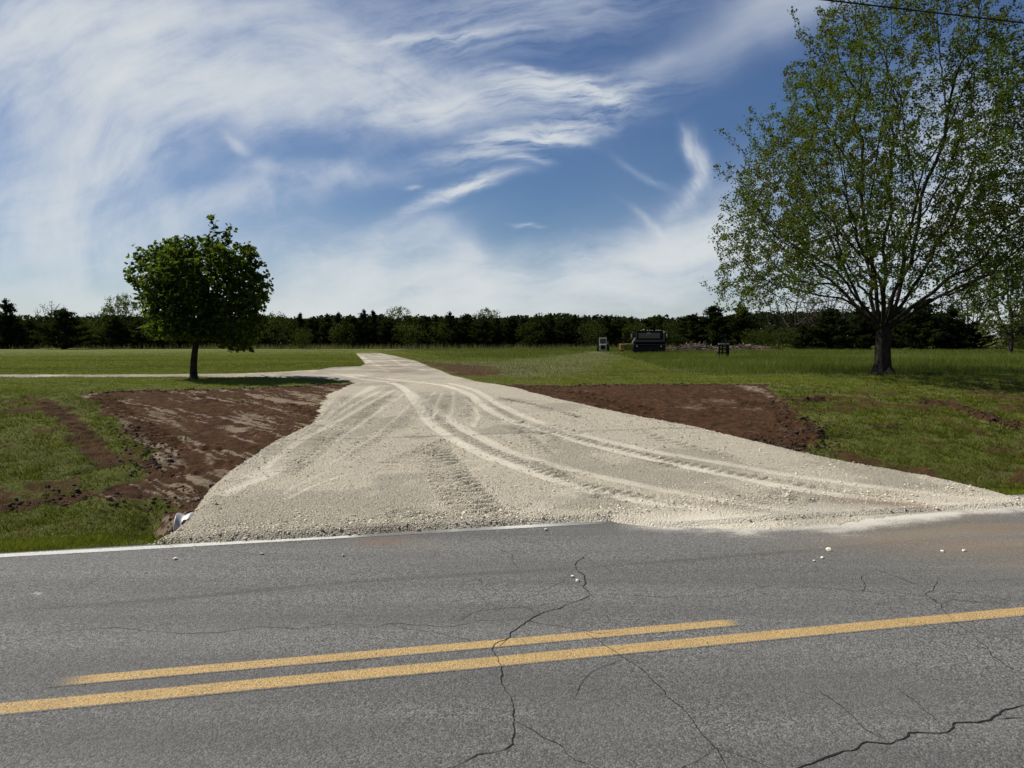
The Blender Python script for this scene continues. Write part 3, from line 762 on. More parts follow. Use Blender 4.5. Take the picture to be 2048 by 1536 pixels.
M_CRACK = material('open_crack', lambda N: princ(N, N.mix(N.noise(N.pos(), 60, 3, .6), (.008, .008, .008), (.035, .034, .032)), .95, None, .1))
CR = [([(1170, 1110), (1152, 1130), (1156, 1140), (1174, 1152), (1172, 1165), (1168, 1175), (1187, 1191), (1150, 1205), (1100, 1222), (1070, 1232), (1040, 1250), (1018, 1275), (990, 1290), (985, 1300), (993, 1316), (997, 1335), (997, 1355), (1010, 1385), (1022, 1410), (1027, 1440), (1025, 1460), (1022, 1488), (1005, 1497), (955, 1510), (930, 1525), (890, 1542)], .011),
      ([(1018, 1275), (1004, 1288), (997, 1294)], .010), ([(1022, 1488), (1014, 1512)], .006),
      ([(-30, 1296), (0, 1290), (60, 1275), (130, 1262), (215, 1257), (300, 1265), (390, 1268), (440, 1265), (520, 1253), (590, 1258), (640, 1250), (700, 1247), (745, 1255), (780, 1248), (840, 1250), (900, 1253), (960, 1240), (1040, 1238), (1070, 1232)], .006),
      ([(900, 1248), (960, 1222), (1020, 1215), (1060, 1220), (1076, 1231)], .005),
      ([(1187, 1191), (1240, 1188), (1330, 1195), (1390, 1190), (1440, 1197), (1500, 1180), (1560, 1168)], .006), ([(1590, 1174), (1720, 1182), (1800, 1186), (1850, 1190), (1860, 1180), (1875, 1160)], .006),
      ([(1850, 1190), (1880, 1210), (1890, 1222), (1905, 1242), (1930, 1260), (1975, 1300), (2010, 1330), (2050, 1352)], .007), ([(1885, 1218), (1893, 1212)], .006),
      ([(1165, 1264), (1200, 1280), (1225, 1303), (1245, 1318), (1290, 1345), (1330, 1390), (1375, 1430), (1405, 1470), (1430, 1495), (1455, 1542)], .008),
      ([(1570, 1545), (1640, 1512), (1700, 1500), (1735, 1485), (1780, 1487), (1815, 1465), (1890, 1463), (1915, 1448), (1980, 1440), (2010, 1418), (2055, 1408)], .017), ([(1980, 1440), (2055, 1434)], .010),
      ([(912, 1165), (955, 1160), (966, 1172)], .006), ([(975, 1088), (1025, 1110), (1036, 1136)], .005), ([(140, 1185), (200, 1160), (245, 1142)], .004), ([(1930, 1165), (2020, 1158), (2060, 1160)], .004), ([(1225, 1303), (1300, 1290)], .003), ([(1290, 1345), (1260, 1358)], .004)]
CRX = [([flat(*p) for p in pts], w) for pts, w in CR]
rc = np.random.default_rng(77)
for pts, w in list(CRX):                              # hairline branches leaving the main cracks
    for _ in range(int(rc.integers(1, 4)) if len(pts) > 4 else 0):
        i = int(rc.integers(0, len(pts) - 1)); d_ = pts[i + 1] - pts[i]; d_ = d_ / (np.hypot(*d_) + 1e-9)
        a_ = rc.choice([-1, 1]) * rc.uniform(.5, 1.3); d_ = np.array([d_[0] * math.cos(a_) - d_[1] * math.sin(a_), d_[0] * math.sin(a_) + d_[1] * math.cos(a_)])
        q = [pts[i]]
        for _k in range(int(rc.integers(2, 6))):
            q.append(q[-1] + d_ * rc.uniform(.08, .2) + rc.normal(0, .035, 2))
        CRX.append((q, min(w, .006)))
for k, (pts, w) in enumerate(CRX):
    pl_ = list(pts)
    c = []
    for a, b in zip(pl_[:-1], pl_[1:]):
        n = max(2, int(np.hypot(*(b - a)) / .018))
        c += [a + (b - a) * i / n for i in range(n)]
    c = np.array(c + [pl_[-1]])
    u = np.arange(len(c)) * .018
    jit = .05 * (fbm(u * 11, u * 0 + k * 3.1, 4, 7) - .5) + .05 * (fbm(u * 2.5, u * 0 + k * 1.7, 2, 8) - .5)
    tn = np.gradient(c, axis=0); tn /= np.linalg.norm(tn, axis=1)[:, None] + 1e-9; nn = np.column_stack([-tn[:, 1], tn[:, 0]])
    endf = np.minimum(1, np.minimum(u, u[-1] - u) / .1)
    wd = w * .5 * (.25 + 1.6 * fbm(u * 13, u * 0 + k * 5.3, 3, 9)) * (.35 + .65 * endf)
    wd = wd * .42; c = c + (jit * endf)[:, None] * nn
    L_, R_ = c + wd[:, None] * nn, c - wd[:, None] * nn
    V = np.column_stack([np.concatenate([L_, R_]), np.full(2 * len(c), .0028)])
    mesh_np('crack', V, [grid_faces(2, len(c))], [M_CRACK], parent=road)

# ------------------------------------------------------------------ culvert
def m_zinc(N):
    p = N.pos(); n = N.noise(p, 30, 4, .6)
    return princ(N, N.mix(n, (.28, .285, .29), (.50, .50, .50)), N.ramp(n, .3, .7, .4, .6), None, .5, .3)
M_ZINC = material('galvanised_steel', m_zinc)
pc = flat(383, 1043, -.10); s0, t0 = to_st(pc)
NS, SD = 150, 36
ss = np.linspace(0, 2.4, NS); th = np.linspace(0, 2 * math.pi, SD, endpoint=False)
SP, TH = np.meshgrid(ss, th, indexing='ij')
PIPE_R, PIPE_S, PIPE_T, PIPE_Z = .15, s0 - .125, t0, -.175
rad = PIPE_R + .012 * np.sin(2 * math.pi * SP / .125 + TH)
def pipe_pts(rad):
    P = O + (PIPE_S + SP.ravel())[:, None] * ES + (PIPE_T + (rad * np.cos(TH)).ravel())[:, None] * ET
    return np.column_stack([P, PIPE_Z + (rad * np.sin(TH)).ravel()])
cul = empty('culvert_pipe', (*to_xy(PIPE_S, PIPE_T), PIPE_Z))
tag(cul, 'corrugated galvanised steel culvert end sticking out of the gravel edge above the ditch', 'culvert')
i = np.arange(NS * SD).reshape(NS, SD); j = np.roll(i, -1, 1)
Q = np.stack([i[:-1], i[1:], j[1:], j[:-1]], -1).reshape(-1, 4)
o = mesh_np('corrugated_wall', np.concatenate([pipe_pts(rad), pipe_pts(rad - .003)]) - np.array(cul.location), [Q, Q[:, ::-1] + NS * SD], [M_ZINC], parent=cul, smooth=True)
bd = Build()
ring = [(ES[0] * 0 + ET[0] * PIPE_R * math.cos(a), ET[1] * PIPE_R * math.cos(a), PIPE_R * math.sin(a)) for a in np.linspace(0, 2 * math.pi, 41)]
bd.tube(ring, .008, 8, False)
bd.build('rim', M_ZINC, cul, True)

# ------------------------------------------------------------------ loose stones
PH = (1 + 5 ** .5) / 2
ICO = np.array([(-1, PH, 0), (1, PH, 0), (-1, -PH, 0), (1, -PH, 0), (0, -1, PH), (0, 1, PH), (0, -1, -PH), (0, 1, -PH), (PH, 0, -1), (PH, 0, 1), (-PH, 0, -1), (-PH, 0, 1)]) / math.hypot(1, PH)
ICF = np.array([(0, 11, 5), (0, 5, 1), (0, 1, 7), (0, 7, 10), (0, 10, 11), (1, 5, 9), (5, 11, 4), (11, 10, 2), (10, 7, 6), (7, 1, 8), (3, 9, 4), (3, 4, 2), (3, 2, 6), (3, 6, 8), (3, 8, 9), (4, 9, 5), (2, 4, 11), (6, 2, 10), (8, 6, 7), (9, 8, 1)])
OCT = np.array([(1, 0, 0), (-1, 0, 0), (0, 1, 0), (0, -1, 0), (0, 0, 1), (0, 0, -1)], float)
OCF = np.array([(0, 2, 4), (2, 1, 4), (1, 3, 4), (3, 0, 4), (2, 0, 5), (1, 2, 5), (3, 1, 5), (0, 3, 5)])
def rocks(P, size, base_v=OCT, base_f=OCF, rough=.35):
    n, m = len(P), len(base_v)
    V = np.repeat(base_v[None], n, 0) * (1 + rough * (rng.random((n, m, 1)) - .5) * 2)
    V = V * (np.array([1, .85, .62]) * (1 + .5 * (rng.random((n, 1, 3)) - .5))) * size[:, None, None]
    ax = rng.random(n) * 2 * math.pi; tl = rng.normal(0, .5, n)
    c, s = np.cos(tl)[:, None], np.sin(tl)[:, None]
    y = V[:, :, 1] * c - V[:, :, 2] * s; z = V[:, :, 1] * s + V[:, :, 2] * c
    c, s = np.cos(ax)[:, None], np.sin(ax)[:, None]
    x2 = V[:, :, 0] * c - y * s; y2 = V[:, :, 0] * s + y * c
    V = np.stack([x2, y2, z], -1) + P[:, None, :]
    Fc = (base_f[None] + (np.arange(n) * m)[:, None, None]).reshape(-1, 3)
    return V.reshape(-1, 3), Fc, np.repeat(rng.random(n), m)
def m_stone(N):
    t = N.attr('tint'); n = N.noise(N.pos(), 120, 3, .6)
    c = N.mix(t, (.29, .254, .186), (.87, .785, .61))
    return princ(N, N.mix(N.ramp(n, .3, .7, 0, .4), c, (.58, .53, .44)), .9, None, .2)
M_STONE = material('limestone', m_stone)
def surf_z(P):
    """height of the gravel surface from the built mesh"""
    return _bvh_height(P)
from mathutils.bvhtree import BVHTree
def bvh_of(o):
    me = o.data
    v = np.empty(len(me.vertices) * 3, np.float32); me.vertices.foreach_get('co', v)
    return BVHTree.FromPolygons([tuple(q) for q in v.reshape(-1, 3)], [tuple(p.vertices) for p in me.polygons])
BV_D = bvh_of(dv)
def hit_z(bv, P, default):
    out = np.array(default, float)
    dn = Vector((0, 0, -1))
    for k in range(len(P)):
        h = bv.ray_cast(Vector((P[k, 0], P[k, 1], 5)), dn)
        if h[0] is not None: out[k] = h[0].z
    return out
s = rng.uniform(.8, 12.5, 330000); t = rng.uniform(-.75, 9, 330000) ** 1.0
P = O + s[:, None] * ES + t[:, None] * ET
sd = drive_edge(P)
dep = np.hypot(P[:, 0], P[:, 1])
edge_more = 1.0 * np.exp(-((t - .25) / .35) ** 2) + .7 * np.exp(-(sd / .22) ** 2)
pr = (.16 * (7 / dep) ** 1.7 + .34 * edge_more * (7 / dep)) * (sd < .16)
nz = fbm(P[:, 0] * 1.5, P[:, 1] * 1.5, 3, 30)
pr *= (.4 + 1.2 * sstep(.35, .65, nz)) * np.where((t < .03) & (s < 5.8), .05, 1)
keep = rng.random(len(P)) < pr
P, t, s, sd, dep = P[keep], t[keep], s[keep], sd[keep], dep[keep]
f, dz_, da, mu = gravel_fields(P)
k2 = rng.random(len(P)) > .75 * f
P, t, s, sd, dep = P[k2], t[k2], s[k2], sd[k2], dep[k2]
size = np.exp(rng.normal(math.log(.0056), .5, len(P))) * (1 + .3 * np.exp(-((t - .2) / .4) ** 2)) * np.clip(dep / 8, .9, 1.35)
size = np.minimum(size, .022)
z = hit_z(BV_D, P, np.where(t < 0.1, .004, ground(P)))
V, Fc, tn = rocks(np.column_stack([P, z + size * .22]), size)
st = mesh_np('gravel', V, [Fc], [M_STONE], {'tint': np.clip(tn * 1.0, 0, 1)})
tag(st, 'loose crushed limestone scattered over the drive', 'gravel', kind='stuff')
print('gravel stones', len(P))
# single stones thrown out on the asphalt
LS = [(1145, 1154, .026, 'pale pebble on the asphalt just left of the jagged upper crack'), (1155, 1163, .026, 'pale pebble beside the jagged crack, nearer of the pair'), (350, 1119, .03, 'flat pale stone on the asphalt below the white edge line, left half of road'),
      (292, 1146, .018, 'small dark pebble in the far lane, leftmost of the loose stones'), (686, 1113, .026, 'dark pebble in the far lane below the gravel mouth'), (1645, 1117, .026, 'round pale pebble in the far lane below the flat white stone'),
      (1628, 1123, .022, 'small pale pebble left of the round one below the white stone'), (1657, 1101, .036, 'flat white stone on the asphalt in front of the dusty gravel edge'), (1885, 1104, .026, 'pale pebble on the muddy smear, left of a similar one'),
      (1928, 1103, .026, 'pale pebble on the muddy smear, rightmost loose stone'), (1092, 1061, .03, 'grey pebble just off the gravel edge near the middle of the road'), (524, 1109, .022, 'tiny dark pebble below the white line in front of the gravel')]
for x, y, r, lab in LS:
    p = flat(x, y)
    V, Fc, tn = rocks(np.array([[0, 0, r * .25]]), np.array([r * .68]), ICO, ICF, .18)
    o = mesh_np('loose_stone', V, [Fc], [M_STONE], {'tint': np.full(len(V), .25 if 'dark' in lab else (.55 if 'grey' in lab else 1.0))})
    o.location = (p[0], p[1], 0)
    tag(o, lab, 'stone', 'stones thrown out on the road')
# clods of turned soil at the rims of the cuts
M_CLOD = material('soil_clod', lambda N: princ(N, N.mix(N.noise(N.pos(), 14, 4, .6), (.028, .018, .013), (.10, .068, .048)), .95, None, .1))
cl = []
for pts, w, n in [([(1560, 800), (1600, 850), (1625, 870), (1600, 905)], .45, 900), ([(1575, 803), (1640, 801)], .16, 260), ([(1850, 805), (1905, 815), (1960, 833), (2010, 850), (2060, 862)], .17, 700), ([(1000, 774), (1250, 769), (1540, 769)], .1, 500),
                  ([(200, 783), (440, 778), (700, 768)], .12, 500), ([(300, 945), (285, 890), (230, 850)], .3, 450), ([(300, 1070), (340, 1060), (400, 1020)], .2, 350), ([(435, 965), (480, 940)], .25, 300), ([(830, 723), (850, 727)], .3, 60), ([(1740, 858), (1790, 856)], .1, 60), ([(1500, 880), (1600, 905)], .3, 350), ([(322, 1072), (345, 1058), (385, 1036)], .14, 420), ([(300, 1062), (340, 1050)], .2, 160), ([(-20, 1008), (90, 996), (150, 990)], .25, 110), ([(220, 1000), (290, 1000), (400, 990)], .35, 160)]:
    c = curve([G(*p) for p in pts], 12)
    q = c[rng.integers(0, len(c), n)] + rng.normal(0, w, (n, 2)) * .6 + rng.normal(0, .1, (n, 2))
    cl.append(q)
cl = np.concatenate(cl)
sd = drive_edge(cl); s_t = to_st(cl)
cl = cl[(sd > .12) & (s_t[1] > .35)]
z = gsample(cl, ZG)
size = np.minimum(np.exp(rng.normal(math.log(.014), .5, len(cl))), .045)
V, Fc, tn = rocks(np.column_stack([cl, z + size * .3]), size, ICO, ICF, .28)
o = mesh_np('soil_clods', V, [Fc], [M_CLOD])
tag(o, 'crumbled brown clods along the rims of the bare soil', 'soil', kind='stuff')
# ------------------------------------------------------------------ grass
def blades(P, z, h, w, lean, tint, bent=False):
    n = len(P)
    a = rng.random(n) * 2 * math.pi
    side = np.column_stack([np.cos(a), np.sin(a)])
    b = rng.random(n) * 2 * math.pi
    lv = np.column_stack([np.cos(b), np.sin(b)]) * (lean * h * (.2 + rng.random(n)))[:, None]
    p0 = np.column_stack([P - side * w[:, None] / 2, z - .01]); p1 = np.column_stack([P + side * w[:, None] / 2, z - .01])
    if not bent:
        tip = np.column_stack([P + lv, z + h])
        V = np.stack([p0, p1, tip], 1).reshape(-1, 3)
        return V, [np.arange(3 * n).reshape(n, 3)], np.repeat(tint, 3)
    m0 = np.column_stack([P + lv * .35 - side * w[:, None] * .38, z + h * .62]); m1 = np.column_stack([P + lv * .35 + side * w[:, None] * .38, z + h * .62])
    tip = np.column_stack([P + lv * 1.15, z + h])
    V = np.stack([p0, p1, m1, m0, tip], 1).reshape(-1, 3)
    i = np.arange(n) * 5
    return V, [np.column_stack([i, i + 1, i + 2, i + 3]), np.column_stack([i + 3, i + 2, i + 4])], np.repeat(tint, 5)
def m_grass(cols):
    def f(N):
        t = N.attr('tint')
        r = N.n('ShaderNodeValToRGB'); N.put(r.inputs[0], t)
        cr = r.color_ramp
        while len(cr.elements) < len(cols): cr.elements.new(.5)
        for e, (x, c) in zip(cr.elements, cols): e.position = x; e.color = (*c, 1)
        return leafy(N, r.outputs[0], .35, N.mix(.5, r.outputs[0], (.17, .21, .015)), .0)
    return f
M_GRASS = material('mown_grass', m_grass([(0, (.022, .029, .004)), (.4, (.074, .096, .009)), (.7, (.165, .195, .02)), (.92, (.23, .23, .04)), (1, (.28, .24, .11))]))
M_TALL = material('tall_grass', m_grass([(0, (.038, .057, .009)), (.5, (.096, .13, .022)), (.8, (.18, .21, .055)), (1, (.34, .33, .2))]))
M_STRAW = material('dry_grass', m_grass([(0, (.10, .085, .045)), (.5, (.20, .17, .10)), (1, (.34, .30, .2))]))
TALLP = np.array([G(905, 716), G(1000, 719), G(1090, 715), G(1190, 703), G(1240, 712), G(1300, 728), G(1340, 742), G(1420, 749), G(1520, 750.5), G(2400, 752), (75, 60), (90, 106), (-12, 106), (-13, 72), G(800, 703)])
TALLP = np.array([np.array(q, float) for q in TALLP])
def tall_mask(P): return inside(P, TALLP)
r0, r1_ = 5.2, 100.0
n = 1400000
u = rng.random(n); e_ = .4
r = (r0 ** e_ + u * (r1_ ** e_ - r0 ** e_)) ** (1 / e_)
az = rng.uniform(-R(42), R(42), n)
P = np.column_stack([r * np.sin(az), r * np.cos(az)])
s, t = to_st(P); sd = drive_edge(P)
so = gsample(P, soil); wn = gsample(P, worn)
ed = .06 + .10 * fbm(s * 2, s * 0, 3, 12)
verge = np.exp(-((t - .35) / .3) ** 2)
ok = (t > ed) & (sd > .10 + .1 * rng.random(n)) & (rng.random(n) > np.clip(so * 1.25, 0, .985)) & (rng.random(n) > wn * .85) & ~tall_mask(P)
pn = fbm(P[:, 0] * .9, P[:, 1] * .9, 4, 44)
ok &= rng.random(n) < .55 + .9 * sstep(.35, .6, pn)
ok &= rng.random(n) < sstep(100, 45, r)
P, s, t, r, pn, verge, so = (a[ok] for a in (P, s, t, r, pn, verge, so))
z = gsample(P, ZG)
tuft = fbm(P[:, 0] * 4, P[:, 1] * 4, 3, 45)
bankf = sstep(.5, 2, t) * sstep(12.5, 9, t)
h = (.018 + .055 * tuft ** 1.5 + .012 * bankf * tuft) * (1 + .35 * verge) * (.6 + .8 * rng.random(len(P)))
h *= np.where(t > 12, .75, 1.0)
w = .0042 * (r / 7) ** .8 * (.7 + .6 * rng.random(len(P))) * 1.6
big = fbm(P[:, 0] * .3, P[:, 1] * .3, 3, 46)
tint = np.clip(.40 - .21 * bankf + .55 * (pn - .5) + .5 * (big - .5) + .22 * sstep(9, 12, t) + .16 * verge + rng.normal(0, .17, len(P)), 0, .93)
tint = np.clip(tint + .5 * (fbm(P[:, 0] * .06, P[:, 1] * .55, 3, 47) - .5) * sstep(11, 14, t), 0, .93)
dead = rng.random(len(P)) < .03 + .05 * bankf + .06 * so
tint[dead] = rng.uniform(.86, 1, dead.sum())
V, Fs, tn = blades(P, z, h, w, 1.5, tint)
o = mesh_np('grass', V, Fs, [M_GRASS], {'tint': tn}); tag(o, 'mown grass on the lawn and ditch banks', 'grass', kind='stuff')
print('grass', len(P))
# taller tufts on the banks and round the ditch
n = 3800
P = np.column_stack([rng.uniform(-12, 17, n), rng.uniform(5.5, 18, n)])
s, t = to_st(P); sd = drive_edge(P); so = gsample(P, soil)
pn = fbm(P[:, 0] * 1.1, P[:, 1] * 1.1, 3, 48)
ok = (t > .12) & (t < 11) & (sd > .14) & (rng.random(n) > np.clip(so * 1.1, 0, .93)) & (rng.random(n) < sstep(.35, .62, pn) + .4 * (t < .7))
C = np.concatenate([P[ok], np.array([G(x, y) for x, y in [(300, 1078), (312, 1082), (322, 1080), (330, 1077), (338, 1073), (318, 1070), (306, 1070), (334, 1062), (296, 1066), (345, 1068), (325, 1084), (290, 1080), (340, 1080), (352, 1082), (365, 1083), (380, 1080)] for _ in range(3)]) + rng.normal(0, .05, (48, 2))])
k = 12
P = np.repeat(C, k, 0) + rng.normal(0, .035, (len(C) * k, 2))
r = np.hypot(*P.T); z = gsample(P, ZG)
h = rng.uniform(.04, .10, len(P)) * np.repeat(rng.uniform(.6, 1.25, len(C)), k)
tint = np.clip(np.repeat(rng.uniform(.15, .75, len(C)), k) + rng.normal(0, .1, len(P)), 0, 1)
V, Fs, tn = blades(P, z, h, .006 * (r / 8) ** .7, .8, tint, True)
o = mesh_np('grass_tufts', V, Fs, [M_GRASS], {'tint': tn}); tag(o, 'taller grass tufts dotted over the banks', 'grass', kind='stuff')
# uncut grass of the field on the right
n = 420000
u = rng.random(n); r = (20 ** .3 + u * (112 ** .3 - 20 ** .3)) ** (1 / .3)
az = rng.uniform(-R(16), R(43), n)
P = np.column_stack([r * np.sin(az), r * np.cos(az)])
ok = tall_mask(P) & (drive_edge(P) > .3)
wn = gsample(P, worn); pn = fbm(P[:, 0] * .5, P[:, 1] * .5, 4, 49)
ok &= rng.random(n) > .8 * wn
P, r, pn = P[ok], r[ok], pn[ok]
z = gsample(P, ZG)
edge_ = sstep(0, 6, -sdf(P, TALLP, 8.0))
h = (.14 + .26 * pn) * (.55 + .45 * edge_) * rng.uniform(.6, 1.2, len(P)) * np.where(P[:, 0] < 6, .6, 1)
w = .0075 * (r / 24) ** .9
big = fbm(P[:, 0] * .12, P[:, 1] * .3, 3, 50)
tint = np.clip(.40 + .7 * (pn - .5) + .9 * (big - .5) + rng.normal(0, .17, len(P)), 0, 1)
sd_h = rng.random(len(P)) < .04; tint[sd_h] = rng.uniform(.85, 1, sd_h.sum()); h[sd_h] *= 1.2
V, Fs, tn = blades(P, z, h, w, .7, tint)
o = mesh_np('tall_grass', V, Fs, [M_TALL], {'tint': tn}); tag(o, 'uncut pasture grass of the field on the right', 'grass', kind='stuff')
print('tall', len(P))
# weeds on the churned ground beside the drive
n = 30000
P = np.column_stack([rng.uniform(-8, 14, n), rng.uniform(20, 60, n)])
wn = gsample(P, worn)
ok = (rng.random(n) < wn * .9) & (drive_edge(P) > .3) & (fbm(P[:, 0] * .8, P[:, 1] * .8, 3, 4) > .45)
P = P[ok]; z = gsample(P, ZG)
V, Fs, tn = blades(P, z, rng.uniform(.05, .2, len(P)), rng.uniform(.012, .03, len(P)), 1.0, np.clip(rng.normal(.72, .2, len(P)), 0, 1))
o = mesh_np('weeds', V, Fs, [M_TALL], {'tint': tn}); tag(o, 'pale weeds sprouting on the churned ground beside the drive', 'weeds', kind='stuff')
# dry stalks along the foot of the trees
n = 16000
P = np.column_stack([rng.uniform(-85, 62, n), rng.uniform(92, 100, n)])
P = P[(P[:, 0] > -40) | (rng.random(n) < .25)]
z = gsample(P, ZG)
V, Fs, tn = blades(P, z, rng.uniform(.25, .85, len(P)), rng.uniform(.03, .07, len(P)), .4, np.clip(rng.normal(.35, .25, len(P)), 0, 1))
o = mesh_np('dry_grass', V, Fs, [M_STRAW], {'tint': tn}); tag(o, 'dry straw coloured grass along the foot of the treeline', 'grass', kind='stuff')
# ------------------------------------------------------------------ trees
def m_bark(c1, c2):
    def f(N):
        p = N.pos()
        m = N.n('ShaderNodeMapping'); N.put(m.inputs[0], p); m.inputs['Scale'].default_value = (1, 1, .16)
        n = N.noise(m.outputs[0], 34, 5, .7); n2 = N.noise(p, 3, 4, .6)
        c = N.mix(N.ramp(n, .3, .7), c1, c2)
        c = N.mix(N.ramp(n2, .55, .8, 0, .25), c, (.11, .105, .09))
        return princ(N, c, .95, N.bump(n, 1.0, .05), .1)
    return f
M_BARK = material('grey_bark', m_bark((.014, .0115, .009), (.05, .042, .034)))
M_TWIG = material('brown_twigs', m_bark((.03, .023, .018), (.09, .075, .06)))
def m_leaf(cols, trans, gloss=.03):
    def f(N):
        r = N.n('ShaderNodeValToRGB'); N.put(r.inputs[0], N.attr('tint'))
        cr = r.color_ramp
        while len(cr.elements) < len(cols): cr.elements.new(.5)
        for e, (x, c) in zip(cr.elements, cols): e.position = x; e.color = (*c, 1)
        return leafy(N, r.outputs[0], trans, N.mix(.4, r.outputs[0], (.16, .22, .02)), gloss)
    return f
M_LEAF_BIG = material('spring_maple_leaf', m_leaf([(0, (.065, .036, .016)), (.2, (.075, .066, .016)), (.4, (.052, .086, .012)), (.8, (.108, .158, .02)), (1, (.17, .215, .036))], .45, .005))
M_LEAF_SMALL = material('dark_maple_leaf', m_leaf([(0, (.012, .022, .003)), (.6, (.036, .064, .006)), (1, (.12, .175, .016))], .5, .01))
M_CEDAR = material('cedar_needles', m_leaf([(0, (.008, .012, .006)), (.6, (.016, .024, .010)), (1, (.042, .052, .019))], .15, 0))
M_BUSH = material('olive_leaves', m_leaf([(0, (.014, .019, .007)), (.6, (.028, .037, .012)), (1, (.075, .09, .026))], .3, 0))
M_PALE = material('pale_spring_leaves', m_leaf([(0, (.05, .07, .022)), (.6, (.10, .13, .04)), (1, (.16, .18, .06))], .35, 0))

def leaf_mesh(P, size, tint, up=.6, fold=.25, axis=None, narrow=.8):
    """each leaf: a rhombus folded along its midrib"""
    n = len(P)
    nr = rng.normal(0, 1, (n, 3)); nr[:, 2] += up * 2; nr /= np.linalg.norm(nr, axis=1)[:, None]
    a = rng.normal(0, 1, (n, 3)) if axis is None else axis + rng.normal(0, .35, (n, 3))
    a -= (a * nr).sum(1)[:, None] * nr; a /= np.linalg.norm(a, axis=1)[:, None] + 1e-9
    b = np.cross(nr, a)
    s = size[:, None]
    v0 = P - a * s * .5; v2 = P + a * s * .5
    v1 = P + b * s * narrow * .5 + nr * s * fold * .5 + a * s * .08; v3 = P - b * s * narrow * .5 + nr * s * fold * .5 + a * s * .08
    V = np.stack([v0, v1, v2, v3], 1).reshape(-1, 3)
    i = np.arange(n) * 4
    return V, [np.concatenate([np.column_stack([i, i + 1, i + 2]), np.column_stack([i, i + 2, i + 3])])], np.repeat(tint, 4)

def colonize(nodes, parent, att, step, infl, kill, iters, trop, r_=rng, wob=.12):
    """grow twigs from the given limbs towards attraction points"""
    X = [np.array(p, float) for p in nodes]; par = list(parent)
    att = np.array(att); near_d = np.full(len(att), 1e9); near_i = np.zeros(len(att), int)
    new = np.arange(len(X)); kids = {}
    for it in range(iters):
        if len(att) == 0 or len(new) == 0: break
        Q = np.array([X[i] for i in new])
        for c in range(0, len(Q), 400):
            d = np.linalg.norm(att[:, None, :] - Q[None, c:c + 400, :], axis=2)
            k = d.argmin(1); dm = d[np.arange(len(att)), k]
            m = dm < near_d
            near_d[m] = dm[m]; near_i[m] = new[c + k[m]]
        live = near_d > kill
        att, near_d, near_i = att[live], near_d[live], near_i[live]
        act = near_d < infl
        if not act.any(): break
        dirs = {}
        for i, v in zip(near_i[act], att[act]):
            w = v - X[i]; w = w / (np.linalg.norm(w) + 1e-9)
            if i in dirs: dirs[i] += w
            else: dirs[i] = w.copy()
        new = []
        for i, w in dirs.items():
            w = w / (np.linalg.norm(w) + 1e-9) + trop + r_.normal(0, wob, 3)
            w /= np.linalg.norm(w)
            q = X[i] + step * w
            if any(np.linalg.norm(q - X[j]) < step * .35 for j in kids.get(i, ())): continue
            kids.setdefault(i, []).append(len(X))
            new.append(len(X)); X.append(q); par.append(i)
        new = np.array(new, int)
    return np.array(X), np.array(par)
def radii(par, tip, ex, n):
    r = np.zeros(n); cnt = np.zeros(n, int); tips = np.zeros(n, int)
    for i in range(n - 1, -1, -1):
        if cnt[i] == 0: r[i] = tip ** ex; tips[i] = 1
        p = par[i]
        if p >= 0: r[p] += r[i]; cnt[p] += 1; tips[p] += tips[i]
    return r ** (1 / ex), cnt, tips
def tubes(X, par, r, lo=0.0, hi=9.0, sides=5):
    """one prism per twig segment whose thickness lies in [lo, hi)"""
    i = np.where((par >= 0) & (r >= lo) & (r < hi))[0]
    if len(i) == 0: return np.zeros((0, 3)), np.zeros((0, 4), int)
    p = par[i]
    A, B = X[p], X[i]
    d = B - A; L = np.linalg.norm(d, axis=1)[:, None] + 1e-9; d = d / L
    B = B + d * r[i][:, None] * .6
    ref = np.where(np.abs(d[:, 2:3]) < .9, np.array([[0, 0, 1.0]]), np.array([[1.0, 0, 0]]))
    u = np.cross(d, ref); u /= np.linalg.norm(u, axis=1)[:, None]; v = np.cross(d, u)
    ra = np.minimum(r[p], r[i] * 1.25)
    V = []
    for rad_, C in ((ra, A), (r[i], B)):
        for k in range(sides):
            a = 2 * math.pi * k / sides
            V.append(C + rad_[:, None] * (u * math.cos(a) + v * math.sin(a)))
    V = np.stack(V, 1).reshape(-1, 3)
    o = np.arange(len(i)) * 2 * sides
    Q = np.concatenate([np.column_stack([o + k, o + (k + 1) % sides, o + sides + (k + 1) % sides, o + sides + k]) for k in range(sides)])
    return V, Q
def limb_nodes(limbs, step=.22):
    """limbs: polylines starting on node 0; returns shared node list"""
    X, par = [np.array([0., 0., 0.])], [-1]
    for L in limbs:
        last = L.get('on', 0)
        c = curve(L['pts'], 10)
        d = np.concatenate([[0], np.cumsum(np.linalg.norm(np.diff(c, axis=0), axis=1))])
        n = max(2, int(d[-1] / step)); u = np.linspace(0, d[-1], n + 1)
        q = np.column_stack([np.interp(u, d, c[:, k]) for k in range(3)])
        wv = L.get('wave', 0.0)
        if wv: q = q + wv * (u / d[-1])[:, None] ** .5 * np.column_stack([fbm(u * .9 + 7.7 * len(X), u * 0 + 1.3 * k, 3, 5) - .5 for k in range(3)])
        ids = []
        for k in range(0 if L.get('first') else 1, len(q)):
            X.append(q[k]); par.append(last); last = len(X) - 1; ids.append(last)
        L['ids'] = ids
    return X, par

